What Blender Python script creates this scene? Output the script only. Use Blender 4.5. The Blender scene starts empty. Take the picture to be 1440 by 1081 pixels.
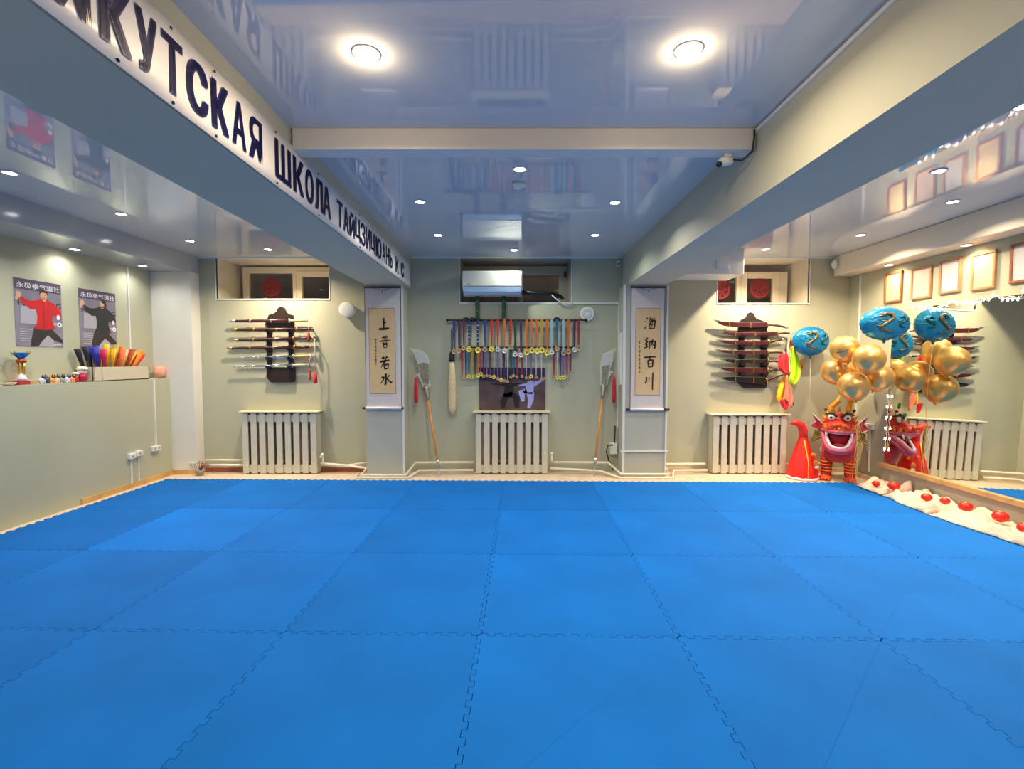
import bpy, math, random
from mathutils import Vector, Matrix
random.seed(7)
SC = bpy.context.scene
COL = SC.collection
# ------------------------------------------------------------------ camera
F = 680.0; CX = 721.0; CY = 540.5; H = 1.38; PITCH = math.radians(2.74)
cd = bpy.data.cameras.new('camera'); cam = bpy.data.objects.new('camera', cd); COL.objects.link(cam)
cam.location = (0, 0, H); cam.rotation_euler = (math.pi/2 - PITCH, 0, 0)
cd.sensor_fit = 'HORIZONTAL'; cd.sensor_width = 36; cd.lens = 36*F/1440; cd.shift_x = -1/1440
cd.clip_start = 0.02
SC.camera = cam
# ------------------------------------------------------------------ world, exposure
w = bpy.data.worlds.new('world'); SC.world = w; w.use_nodes = True
w.node_tree.nodes['Background'].inputs[0].default_value = (0.42, 0.38, 0.34, 1)
w.node_tree.nodes['Background'].inputs[1].default_value = 0.9
SC.view_settings.view_transform = 'Standard'; SC.view_settings.look = 'None'
SC.view_settings.gamma = 1; SC.view_settings.use_curve_mapping = False
SC.view_settings.exposure = 0.60
SC.cycles.max_bounces = 12; SC.cycles.diffuse_bounces = 8; SC.cycles.glossy_bounces = 6
SC.cycles.sample_clamp_indirect = 6
LP = 9.5                                  # power of one downlight
WHITE = (1.0, 0.93, 0.84); WARM = (1.0, 0.80, 0.55); COOL = (0.97, 0.97, 0.90); SOFT = (1.0, 0.82, 0.60); GREENISH = (0.93, 1.0, 0.92)
# ------------------------------------------------------------------ the place
YB = 6.02; ZC = 2.66; YF = -3.0           # back wall, ceiling, wall behind the camera
XL = -4.16; XLU = -4.35; XR = 4.17        # lower / upper left wall, right wall
ZB = 2.275                                # underside of the beams
YP = 5.72                                 # front of the pillars

def ray(px, py):
    a = (px-CX)/F; b = -(py-CY)/F; c, s = math.cos(PITCH), math.sin(PITCH)
    return Vector((a, c + b*s, -s + b*c))
def at(px, py, Y):
    d = ray(px, py); t = Y/d.y
    return Vector((0, 0, H)) + d*t
def atX(px, py, X):
    d = ray(px, py); return Vector((0, 0, H)) + d*(X/d.x)
def atZ(px, py, Z):
    d = ray(px, py); return Vector((0, 0, H)) + d*((Z-H)/d.z)
def lerp(a, b, t): return a + (b-a)*t

# ------------------------------------------------------------------ materials
def lin(c):
    return tuple((v/255/12.92 if v/255 <= .04045 else ((v/255+.055)/1.055)**2.4) for v in c)
MATS = {}
def mat(name, rgb, rough=.5, metal=0.0, noise=None, bump=None, emit=0, alpha=None, coat=0, spec=None, tint=False, ior=None, trans=0, rvar=None, sheen=0):
    if name in MATS: return MATS[name]
    m = bpy.data.materials.new(name); m.use_nodes = True
    nt = m.node_tree; N = nt.nodes; L = nt.links; b = N['Principled BSDF']
    c = lin(rgb) + (1,)
    b.inputs['Base Color'].default_value = c; b.inputs['Roughness'].default_value = rough
    b.inputs['Metallic'].default_value = metal
    if coat: b.inputs['Coat Weight'].default_value = coat; b.inputs['Coat Roughness'].default_value = .03
    if spec is not None: b.inputs['Specular IOR Level'].default_value = spec
    if ior: b.inputs['IOR'].default_value = ior
    if trans: b.inputs['Transmission Weight'].default_value = trans
    if sheen: b.inputs['Sheen Weight'].default_value = sheen
    if emit:
        b.inputs['Emission Color'].default_value = c; b.inputs['Emission Strength'].default_value = emit
    tc = None
    if noise or bump or rvar: tc = N.new('ShaderNodeTexCoord')
    out = None
    if noise:
        sc, am = noise[:2]
        nz = N.new('ShaderNodeTexNoise'); nz.inputs['Scale'].default_value = sc; nz.inputs['Detail'].default_value = 5
        L.new(tc.outputs['Object'], nz.inputs['Vector'])
        cr = N.new('ShaderNodeValToRGB')
        cr.color_ramp.elements[0].position = .3; cr.color_ramp.elements[1].position = .7
        cr.color_ramp.elements[0].color = tuple(v*(1-am) for v in c[:3])+(1,)
        cr.color_ramp.elements[1].color = tuple(min(1, v*(1+am)) for v in c[:3])+(1,)
        L.new(nz.outputs['Fac'], cr.inputs['Fac']); out = cr.outputs['Color']
        L.new(out, b.inputs['Base Color'])
    if tint:
        oi = N.new('ShaderNodeObjectInfo'); mx = N.new('ShaderNodeMix'); mx.data_type = 'RGBA'; mx.blend_type = 'MULTIPLY'
        mx.inputs['Factor'].default_value = 1
        if out: L.new(out, mx.inputs['A'])
        else: mx.inputs['A'].default_value = c
        L.new(oi.outputs['Color'], mx.inputs['B']); L.new(mx.outputs['Result'], b.inputs['Base Color'])
    if bump:
        n2 = N.new('ShaderNodeTexNoise'); n2.inputs['Scale'].default_value = bump[0]; n2.inputs['Detail'].default_value = 3
        L.new(tc.outputs['Object'], n2.inputs['Vector'])
        bp = N.new('ShaderNodeBump'); bp.inputs['Strength'].default_value = bump[1]; bp.inputs['Distance'].default_value = bump[2] if len(bump) > 2 else .01
        L.new(n2.outputs['Fac'], bp.inputs['Height']); L.new(bp.outputs['Normal'], b.inputs['Normal'])
    if rvar:
        n3 = N.new('ShaderNodeTexNoise'); n3.inputs['Scale'].default_value = rvar[0]
        L.new(tc.outputs['Object'], n3.inputs['Vector'])
        mr = N.new('ShaderNodeMapRange'); mr.inputs['To Min'].default_value = rvar[1]; mr.inputs['To Max'].default_value = rvar[2]
        L.new(n3.outputs['Fac'], mr.inputs['Value']); L.new(mr.outputs['Result'], b.inputs['Roughness'])
    MATS[name] = m
    return m
M_WALL = mat('wall_paint', (179, 178, 152), .75, noise=(1.5, .04), bump=(180, .15, .002))
M_CEIL = mat('stretch_ceiling', (204, 210, 212), .035, spec=.55, coat=.35, bump=(1.3, .04, .02))
M_BEAM = mat('beam_paint', (188, 188, 166), .7, noise=(2, .03), bump=(200, .12, .002))
M_WHITE = mat('white_paint', (222, 220, 210), .5, noise=(3, .03))
M_TRIM = mat('white_plastic', (228, 228, 220), .35)
M_PIPE = mat('pipe_enamel', (232, 226, 208), .3)
M_FLOOR = mat('beige_floor', (214, 192, 165), .45, noise=(8, .1), bump=(40, .1, .002))
M_MATBLUE = mat('blue_foam', (0, 101, 187), .72, noise=(1.7, .10), bump=(260, .35, .002), tint=True, spec=.15)
M_WOOD = mat('pine_wood', (202, 160, 100), .45, noise=(9, .18))
M_DARKWOOD = mat('dark_wood', (40, 27, 26), .4, noise=(12, .25))
M_BLACK = mat('black_plastic', (18, 18, 20), .4)
M_SLAT = mat('slat_paint', (205, 200, 180), .5, noise=(14, .05))
M_IRON = mat('radiator_paint', (196, 164, 140), .5, noise=(10, .15))
M_STEEL = mat('polished_steel', (215, 220, 215), .35, .45, noise=(30, .1))
M_SILVER = mat('silver_metal', (215, 215, 220), .28, 1.0)
M_GOLD = mat('gold_metal', (226, 180, 70), .28, .9, noise=(60, .2))
M_GOLDM = mat('gold_medal', (242, 214, 92), .42, .35, noise=(60, .25))
M_SILVM = mat('silver_medal', (215, 215, 200), .4, .5, noise=(60, .2))
M_BRONM = mat('bronze_medal', (188, 160, 112), .42, .35, noise=(60, .2))
M_BRASS = mat('brass', (190, 150, 80), .3, .9)
M_BALL = mat('gold_chrome_latex', (232, 186, 112), .30, .72, noise=(3, .06))
M_FOIL = mat('blue_foil', (26, 124, 172), .24, .3, noise=(5, .2), bump=(16, .55, .03))
M_RED = mat('red_cloth', (208, 18, 30), .7, noise=(25, .2), sheen=.3)
M_REDV = mat('red_velvet', (190, 6, 30), .6, noise=(30, .3), sheen=.5, bump=(50, .4, .01))
M_ORANGE = mat('orange_cloth', (245, 130, 20), .6, noise=(30, .2))
M_YELLOW = mat('yellow_cloth', (246, 190, 30), .6, noise=(20, .12))
M_LIME = mat('lime_cloth', (176, 228, 20), .6, noise=(20, .1))
M_PINK = mat('pink_cloth', (250, 150, 120), .6, noise=(20, .1))
M_GREEN = mat('green_cloth', (30, 110, 60), .6)
M_PAPER = mat('scroll_silk', (216, 206, 200), .7, noise=(60, .06))
M_TAN = mat('scroll_paper', (222, 190, 140), .75, noise=(20, .05))
M_INK = mat('ink', (38, 24, 16), .6)
M_GLASS = mat('window_glass', (225, 230, 228), .02, trans=1, ior=1.45)
M_OUT = mat('light_well', (120, 104, 92), .85, noise=(3, .3))
M_GRN = mat('green_enamel', (18, 78, 40), .4)
M_ROSE = mat('rosewood', (62, 24, 22), .3, noise=(20, .25), coat=.3)
M_REDWOOD = mat('red_lacquer', (66, 18, 26), .32, noise=(20, .2), coat=.3)
M_LENS = mat('lamp_lens', (255, 250, 240), .3, emit=25)
M_LENSW = mat('lamp_lens_warm', (255, 226, 180), .3, emit=28)
M_BULB = mat('garland_bulb', (255, 250, 235), .3, emit=2.5)

# ------------------------------------------------------------------ mesh builder
class MB:
    def __init__(s): s.v = []; s.f = []; s.sm = []
    def add(s, vs, fs, smooth=False):
        o = len(s.v); s.v += [Vector(p) for p in vs]
        for f in fs: s.f.append([i+o for i in f]); s.sm.append(smooth)
        return s
    def box(s, a, b):
        (x0, y0, z0), (x1, y1, z1) = a, b
        x0, x1 = sorted((x0, x1)); y0, y1 = sorted((y0, y1)); z0, z1 = sorted((z0, z1))
        return s.add([(x0,y0,z0),(x1,y0,z0),(x1,y1,z0),(x0,y1,z0),(x0,y0,z1),(x1,y0,z1),(x1,y1,z1),(x0,y1,z1)],
              [(0,3,2,1),(4,5,6,7),(0,1,5,4),(1,2,6,5),(2,3,7,6),(3,0,4,7)])
    def hexa(s, p):          # 8 points, same order as box
        return s.add(p, [(0,3,2,1),(4,5,6,7),(0,1,5,4),(1,2,6,5),(2,3,7,6),(3,0,4,7)])
    def tube(s, pts, r, n=10, cap=True, flat=1.0, up=None):
        pts = [Vector(p) for p in pts]; k = len(pts)
        rs = r if isinstance(r, (list, tuple)) else [r]*k
        rings = []; prev = None
        for i, p in enumerate(pts):
            t = (pts[min(i+1, k-1)] - pts[max(i-1, 0)])
            if t.length < 1e-9: t = Vector((0, 0, 1))
            t.normalize()
            if prev is None:
                u = up.copy() if up is not None else (Vector((0, 0, 1)) if abs(t.z) < .9 else Vector((1, 0, 0)))
            else: u = prev
            a = (u - t*u.dot(t)).normalized(); b = t.cross(a); prev = a
            rings.append([p + (a*math.cos(2*math.pi*j/n) + b*flat*math.sin(2*math.pi*j/n))*rs[i] for j in range(n)])
        vs = [q for R in rings for q in R]; fs = []
        for i in range(k-1):
            for j in range(n):
                fs.append((i*n+j, i*n+(j+1) % n, (i+1)*n+(j+1) % n, (i+1)*n+j))
        if cap: fs.append(tuple(range(n-1, -1, -1))); fs.append(tuple((k-1)*n+j for j in range(n)))
        return s.add(vs, fs, True)
    def lathe(s, prof, c=(0, 0, 0), n=20, axis=(0, 0, 1), ridge=0, rn=0, sx=1, sy=1):
        c = Vector(c); ax = Vector(axis).normalized()
        a = ax.orthogonal().normalized(); b = ax.cross(a)
        if abs(ax.z) > .999: a = Vector((1, 0, 0)); b = Vector((0, 1, 0))*(1 if ax.z > 0 else -1)
        vs = []; fs = []
        for (r, h) in prof:
            for j in range(n):
                th = 2*math.pi*j/n; rr = r*(1+ridge*math.cos(rn*th))
                vs.append(c + ax*h + a*rr*math.cos(th)*sx + b*rr*math.sin(th)*sy)
        k = len(prof)
        for i in range(k-1):
            for j in range(n):
                fs.append((i*n+j, i*n+(j+1) % n, (i+1)*n+(j+1) % n, (i+1)*n+j))
        fs.append(tuple(range(n-1, -1, -1))); fs.append(tuple((k-1)*n+j for j in range(n)))
        return s.add(vs, fs, True)
    def ell(s, c, r, rot=None, n=16, m=10, bump=0):
        c = Vector(c); vs = []; fs = []
        for i in range(m+1):
            ph = math.pi*i/m
            for j in range(n):
                th = 2*math.pi*j/n
                q = Vector((r[0]*math.sin(ph)*math.cos(th), r[1]*math.sin(ph)*math.sin(th), r[2]*math.cos(ph)))
                if bump: q *= 1 + random.uniform(-bump, bump)*(1 if 0 < i < m else 0)
                if rot is not None: q = rot @ q
                vs.append(c+q)
        for i in range(m):
            for j in range(n):
                if i == 0: fs.append((j, (i+1)*n+j, (i+1)*n+(j+1) % n))
                elif i == m-1: fs.append((i*n+j, (i+1)*n+j, i*n+(j+1) % n))
                else: fs.append((i*n+j, (i+1)*n+j, (i+1)*n+(j+1) % n, i*n+(j+1) % n))
        return s.add(vs, fs, True)
    def prism(s, pts, off):   # planar polygon extruded by vector off
        pts = [Vector(p) for p in pts]; off = Vector(off); n = len(pts)
        fs = [tuple(range(n)), tuple(range(2*n-1, n-1, -1))] + [(i, i+n, (i+1) % n+n, (i+1) % n) for i in range(n)]
        return s.add(pts + [p+off for p in pts], fs)
    def grid(s, fn, nu, nv, smooth=True):
        vs = [fn(i/nu, j/nv) for j in range(nv+1) for i in range(nu+1)]
        fs = [(j*(nu+1)+i, j*(nu+1)+i+1, (j+1)*(nu+1)+i+1, (j+1)*(nu+1)+i) for j in range(nv) for i in range(nu)]
        return s.add(vs, fs, smooth)

ORG = {}
def obj(name, mb, m, parent=None, bevel=0, solid=0, sub=0):
    org = ORG.get(parent.name, Vector((0, 0, 0))) if parent else Vector((0, 0, 0))
    if parent is None and mb.v:   # top-level mesh: put its origin at the base centre
        xs = [v.x for v in mb.v]; ys = [v.y for v in mb.v]; zs = [v.z for v in mb.v]
        org = Vector(((min(xs)+max(xs))/2, (min(ys)+max(ys))/2, min(zs)))
    me = bpy.data.meshes.new(name)
    me.from_pydata([tuple(v-org) for v in mb.v], [], mb.f); me.update()
    me.polygons.foreach_set('use_smooth', mb.sm)
    import bmesh
    bm = bmesh.new(); bm.from_mesh(me); bmesh.ops.recalc_face_normals(bm, faces=bm.faces); bm.to_mesh(me); bm.free()
    if isinstance(m, (list, tuple)):
        for q in m: me.materials.append(q)
    else: me.materials.append(m)
    o = bpy.data.objects.new(name, me); COL.objects.link(o)
    if parent: o.parent = parent
    else: o.location = org
    ORG[o.name] = org
    if solid:
        q = o.modifiers.new('s', 'SOLIDIFY'); q.thickness = solid
    if bevel:
        q = o.modifiers.new('b', 'BEVEL'); q.width = bevel; q.segments = 2; q.limit_method = 'ANGLE'
    if sub:
        q = o.modifiers.new('u', 'SUBSURF'); q.levels = sub; q.render_levels = sub
    return o
def tag(o, label, cat, group=None):
    o['label'] = label; o['category'] = cat
    if group: o['group'] = group
    return o
def thing(name, label, cat, loc, group=None):
    o = bpy.data.objects.new(name, None); COL.objects.link(o); o.location = loc; o.empty_display_size = .05
    ORG[o.name] = Vector(loc); return tag(o, label, cat, group)
def struct(name, mb, m, **k):
    o = obj(name, mb, m, **k); o['kind'] = 'structure'; return o
def clone(root, loc, rotz=None, label=None, group=None, scale=None):
    r = root.copy(); COL.objects.link(r); r.location = loc
    if rotz is not None: r.rotation_euler = (0, 0, rotz)
    if scale: r.scale = (scale,)*3
    if label: r['label'] = label
    if group: r['group'] = group
    for ch in list(root.children):
        c = ch.copy(); COL.objects.link(c); c.parent = r
        for g in list(ch.children):
            d = g.copy(); COL.objects.link(d); d.parent = c
    return r
ORD = ['first', 'second', 'third', 'fourth', 'fifth', 'sixth', 'seventh', 'eighth', 'ninth', 'tenth', 'eleventh', 'twelfth', 'thirteenth',
       'fourteenth', 'fifteenth', 'sixteenth', 'seventeenth', 'eighteenth', 'nineteenth', 'twentieth', 'twenty-first', 'twenty-second', 'twenty-third',
       'twenty-fourth', 'twenty-fifth', 'twenty-sixth', 'twenty-seventh', 'twenty-eighth', 'twenty-ninth', 'thirtieth']
NUM = ['one', 'two', 'three', 'four', 'five', 'six', 'seven', 'eight', 'nine']

def text_mb(body, O, U, V, width, height, offset=0.0, lift=None, slant=0):
    """letters as flat mesh filling width x height on plane O + u U + v V"""
    cu = bpy.data.curves.new('t', 'FONT'); cu.body = body; cu.size = 1; cu.offset = offset; cu.resolution_u = 3
    o = bpy.data.objects.new('t', cu); COL.objects.link(o)
    dg = bpy.context.evaluated_depsgraph_get(); me = bpy.data.meshes.new_from_object(o.evaluated_get(dg))
    xs = [v.co.x for v in me.vertices] or [0, 1]; ys = [v.co.y for v in me.vertices] or [0, 1]
    x0, x1, y0, y1 = min(xs), max(xs), min(ys), max(ys)
    if height is None: height = width*(y1-y0)/(x1-x0)
    if width is None: width = height*(x1-x0)/(y1-y0)
    mb = MB(); O, U, V = Vector(O), Vector(U), Vector(V); L = U.cross(V).normalized()*(lift or 0)
    vs = [O + U*((v.co.x-x0)/(x1-x0)*width) + V*((v.co.y-y0)/(y1-y0)*height) + L for v in me.vertices]
    mb.add(vs, [tuple(p.vertices) for p in me.polygons])
    bpy.data.objects.remove(o); bpy.data.meshes.remove(me); bpy.data.curves.remove(cu)
    return mb
def stroke(mb, pts, ws, fr, th=.0012):
    """brush stroke: tapered ribbon through 2D pts (unit square) in frame fr=(O,U,V); ws half widths"""
    O, U, V = fr; n = len(pts); Nn = U.cross(V).normalized()*th
    P = []
    for i in range(n-1):     # densify
        for k in range(3):
            t = k/3; P.append((lerp(pts[i][0], pts[i+1][0], t), lerp(pts[i][1], pts[i+1][1], t), lerp(ws[i], ws[i+1], t)))
    P.append((pts[-1][0], pts[-1][1], ws[-1]))
    Lf = []; Rt = []
    for i, (x, y, wd) in enumerate(P):
        a = P[max(i-1, 0)]; b = P[min(i+1, len(P)-1)]; dx, dy = b[0]-a[0], b[1]-a[1]; l = math.hypot(dx, dy) or 1
        nx, ny = -dy/l*wd, dx/l*wd
        Lf.append(O + U*(x+nx) + V*(y+ny) + Nn); Rt.append(O + U*(x-nx) + V*(y-ny) + Nn)
    k = len(Lf)
    mb.add(Lf+Rt, [(i, i+1, k+i+1, k+i) for i in range(k-1)])
def flat(mb, pts, fr, lift):
    O, U, V = fr; Nn = U.cross(V).normalized()*lift
    mb.add([O + U*x + V*y + Nn for x, y in pts], [tuple(range(len(pts)))])
def disc(mb, cx, cy, rx, ry, fr, lift, n=16):
    flat(mb, [(cx+rx*math.cos(2*math.pi*i/n), cy+ry*math.sin(2*math.pi*i/n)) for i in range(n)], fr, lift)
def pxpoly(mb, pts, Y, th):      # outline traced at real depth Y, with thickness th towards the wall
    q = [at(x, y, Y) for x, y in pts]
    for p in q: p.y = Y
    mb.prism(q, (0, th, 0)); return mb

# ================================================================== STRUCTURE
struct('floor', MB().box((XLU-.3, YF, -.1), (XR+.3, YB+.05, 0)), M_FLOOR)
oL0 = at(305, 420, YB); oL1 = at(463, 420, YB); oC0 = at(647, 425, YB); oC1 = at(803, 425, YB); oR0 = at(1009, 426, YB); oR1 = at(1137, 426, YB)
WT = .52
mb = MB(); X0, X1 = XLU-.3, XR+.3
segs = [(X0, oL0.x, None), (oL0.x, oL1.x, oL0.z), (oL1.x, oC0.x, None), (oC0.x, oC1.x, oC0.z), (oC1.x, oR0.x, None), (oR0.x, oR1.x, oR0.z), (oR1.x, X1, None)]
for a, b, z in segs: mb.box((a, YB, 0), (b, YB+WT, ZC if z is None else z))
struct('wall_back', mb, M_WALL)
struct('wall_front', MB().box((X0, YF-.1, 0), (X1, YF, ZC)), M_WALL)
struct('wall_left', MB().box((X0, YF, 0), (XLU, YB, ZC)), M_WALL)
struct('wall_right', MB().box((XR, YF, 0), (X1, YB, ZC)), M_WALL)
struct('ceiling', MB().box((X0, YF, ZC), (X1, YB+WT, ZC+.1)), M_CEIL)
YLE = 5.86   # end of the low wall / face of the white panel
struct('wall_left_low', MB().box((XLU, YF, 0), (XL, YLE, 1.178)), M_WALL)
struct('trim_1', MB().box((XLU, YLE, 0), (-3.87, YB, ZC-.205)), M_WHITE)                  # white corner pier
struct('trim_2', MB().box((XLU, YF, ZC-.205), (-3.87, YB, ZC)), mat('soffit_gloss', (176, 180, 182), .14, spec=.6))      # soffit over the left ledge
struct('trim_3', MB().box((3.94, YF, 2.42), (XR, YB-.02, ZC)), mat('box_paint', (222, 212, 190), .35), bevel=.012)    # boxed duct along the right wall
# beams: the left one runs a little out of square with the room
def beam(name, xa0, xb0, xa1, xb1):
    return struct(name, MB().hexa([(xa0, YF, ZB), (xb0, YF, ZB), (xb1, YB, ZB), (xa1, YB, ZB), (xa0, YF, ZC), (xb0, YF, ZC), (xb1, YB, ZC), (xa1, YB, ZC)]), M_BEAM)
beam('trim_4', -1.645, -1.165, -1.735, -1.255)
beam('trim_5', 1.325, 1.765, 1.350, 1.795)
PLx0, PLx1 = at(515.5, 640, YP).x, at(568, 640, YP).x
PRx0, PRx1 = at(876, 640, YP).x, at(935.5, 640, YP).x
M_PILL = mat('pillar_paint', (184, 183, 166), .7, bump=(180, .12, .002))
struct('trim_6', MB().box((PLx0, YP, 0), (PLx1, YB, ZB)), M_PILL)
struct('trim_7', MB().box((PRx0, YP, 0), (PRx1, YB, ZB)), M_PILL)
# crossbeam box between the beams
cbY = 2.72
struct('trim_8', MB().box((-1.213, cbY, 2.545), (1.337, cbY+.11, ZC)), M_WHITE, bevel=.004)
# ceiling box in the right bay with its hatch
bq = at(1046, 385, 5.58)
struct('trim_9', MB().box((1.79, 5.58, 2.375), (bq.x, YB, ZC)), M_WHITE, bevel=.004)
h0, h1 = at(1007, 378, 5.578), at(1025, 362, 5.578)
mb = MB(); mb.box((h0.x, 5.565, h0.z), (h1.x, 5.58, h1.z)); mb.box((h0.x+.015, 5.560, h0.z+.015), (h1.x-.015, 5.566, h1.z-.015))
tag(obj('access_hatch', mb, M_TRIM, bevel=.002), 'small square white hatch on ceiling box beside right beam', 'hatch')
# edge mouldings
def strip(name, a, b, r=.008, m=M_TRIM):
    return struct(name, MB().box((a[0]-r, a[1]-r, a[2]-r), (b[0]+r, b[1]+r, b[2]+r)), m)
strip('trim_10', (PLx1, YP-.004, .05), (PLx1, YP-.004, ZB-.01), .010)
strip('trim_11', (PRx0, YP-.004, .05), (PRx0, YP-.004, ZB-.01), .014)
strip('trim_12', (PRx1, YP-.004, .05), (PRx1, YP-.004, ZB-.01), .010)
for i, (a, b) in enumerate(((oL0, oL1), (oC0, oC1), (oR0, oR1))):   # reveal edging
    struct('trim_%d' % (13+i), MB().box((a.x-.012, YB-.006, a.z-.018), (b.x+.012, YB+.02, a.z)).box((a.x-.012, YB-.006, a.z), (a.x, YB+.02, ZC)).box((b.x, YB-.006, a.z), (b.x+.012, YB+.02, ZC)), M_WHITE)
struct('trim_16', MB().box((-1.25, YB-.018, ZC-.016), (1.35, YB, ZC)).box((-3.87, YB-.018, ZC-.016), (-1.74, YB, ZC)).box((2.67, YB-.018, ZC-.016), (3.94, YB, ZC)), M_TRIM)
# baseboards
struct('baseboard_left', MB().box((XL, 4.6, 0), (XL+.018, YLE, .055)).box((XL, YLE-.02, 0), (-3.87, YLE, .055)), M_WOOD)
struct('baseboard_back', MB().box((-3.86, YB-.03, 0), (-1.75, YB-.005, .05)), mat('brown_skirting', (150, 82, 62), .6, noise=(8, .2)))
struct('baseboard_right', MB().box((XR-.06, 4.0, 0), (XR-.02, YB-.02, .05)).box((1.82, YB-.03, 0), (XR-.06, YB, .045)).box((XR-.095, YF, 0), (XR-.06, 5.28, .05)), mat('pale_skirting', (206, 180, 150), .6))
# low wall below the mirror stands a little proud
struct('wall_right_low', MB().box((XR-.09, YF, 0), (XR, 5.30, .25)), mat('wall_low_paint', (168, 164, 148), .7, noise=(2, .05)))

# blue floor behind the camera (unseen, its extent set by the blue bounce it gives)
YT0 = 2.345; TP = 1.012
# ------------------------------------------------------------------ windows
def window(name, px0, px1, ytop, ybot, Y, panes, frame_m, bars=.03):
    a, b = at(px0, ybot, Y), at(px1, ytop, Y)
    a.z = min(a.z, b.z-.3)
    fr = MB(); zb, zt = a.z, b.z
    cuts = [at(p, 400, Y).x for q in panes for p in q[:2]]
    xs = [a.x] + cuts + [b.x]
    for i in range(0, len(xs), 2): fr.box((xs[i], Y, zb), (xs[i+1], Y+.06, zt))
    gl = MB()
    for q in panes:
        p0, p1 = at(q[0], q[3], Y), at(q[1], q[2], Y)
        fr.box((p0.x, Y, p1.z), (p1.x, Y+.06, zt)); fr.box((p0.x, Y, zb), (p1.x, Y+.06, zb+.05))
        gl.box((p0.x-.01, Y+.03, zb+.02), (p1.x+.01, Y+.036, p1.z+.01))
    f = struct(name, fr, frame_m, bevel=.004)
    o = obj('glass_pane', gl, M_GLASS, f)
    return f
YW = YB + WT - .10
M_WFR = mat('window_frame_white', (226, 214, 190), .4, noise=(6, .05))
window('window_1', 342, 466, 376, 425, YW, [(350, 411.5, 384, 425), (424.5, 464, 389, 425)], M_WFR)
window('window_2', 650, 806, 374, 430, YW-.08, [(660, 728, 386, 430), (735, 786, 387, 430)], mat('window_frame_grey', (170, 166, 150), .5))
window('window_3', 1003, 1108, 382, 432, YW-.06, [(1006, 1036, 390, 432), (1051, 1087, 391, 418)], M_WFR)
struct('wall_outside', MB().box((X0, YB+1.0, 1.6), (X1, YB+1.1, 3.2)), M_OUT)
struct('trim_17', MB().box((X0, YB+WT, 1.6), (X1, YB+1.0, 1.7)), M_OUT)
M_REV = mat('reveal_paint', (214, 206, 184), .6)
for i, (a, b) in enumerate(((oL0, oL1), (oC0, oC1), (oR0, oR1))):
    mm = M_REV if i != 1 else mat('reveal_grey', (176, 172, 156), .6)
    struct('trim_%d' % (20+i), MB().box((a.x, YB+.02, a.z), (a.x+.006, YB+WT, ZC-.012)).box((b.x-.006, YB+.02, a.z), (b.x, YB+WT, ZC-.012)).box((a.x, YB+.002, ZC-.012), (b.x, YB+WT, ZC-.001)).box((a.x+.006, YB+.02, a.z-.001), (b.x-.006, YB+WT, a.z+.004)), mm)
# sash edge profile lines on window 1 and 3
def edge(px0, px1, py0, py1, Y, m, name):
    a, b = at(px0, py1, Y), at(px1, py0, Y)
    mb = MB(); t = .006
    for (x0, z0, x1, z1) in ((a.x, a.z, b.x, a.z+t), (a.x, b.z-t, b.x, b.z), (a.x, a.z, a.x+t, b.z), (b.x-t, a.z, b.x, b.z)):
        mb.box((x0, Y-.012, z0), (x1, Y, z1))
    return struct(name, mb, m)
edge(417, 471, 382, 430, YW-.002, M_WFR, 'window_frame'); edge(1041, 1096, 384, 432, YW-.062, M_WFR, 'window_frame')
# red paper cut discs on the glass
M_REDP = mat('red_paper', (140, 20, 36), .7)
def paper(px, py, r, Y, label):
    c = at(px, py, Y); R = r*Y/F; mb = MB(); fr = (c, Vector((1, 0, 0)), Vector((0, 0, 1)))
    n = 24
    for ring in range(4):
        r0, r1 = R*(.12+.22*ring), R*(.12+.22*ring+.16+(.05 if ring == 3 else 0))
        for i in range(n):
            if ring in (1, 2) and (i+ring) % 3 == 0: continue
            a0, a1 = 2*math.pi*i/n, 2*math.pi*(i+1)/n
            q = [c + Vector((rr*math.cos(a), 0, rr*math.sin(a))) for rr, a in ((r0, a0), (r1, a0), (r1, a1), (r0, a1))]
            mb.prism(q, (0, -.002, 0))
    for i in range(6):
        a = math.pi*i/3; q = [c + Vector((rr*math.cos(a+da), 0, rr*math.sin(a+da))) for rr, da in ((R*.1, -.15), (R*.9, -.07), (R*.9, .07), (R*.1, .15))]
        mb.prism(q, (0, -.003, 0))
    tag(obj('paper_cut', mb, M_REDP), label, 'decoration', 'red paper cuts on the windows')
paper(382, 404, 13, YW+.027, 'round red paper cut on left bay window pane')
paper(1013, 407, 14, YW-.033, 'round red paper cut beside ceiling box, on narrow pane')
paper(1068, 405, 14, YW-.033, 'round red paper cut on right bay sash pane')

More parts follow.
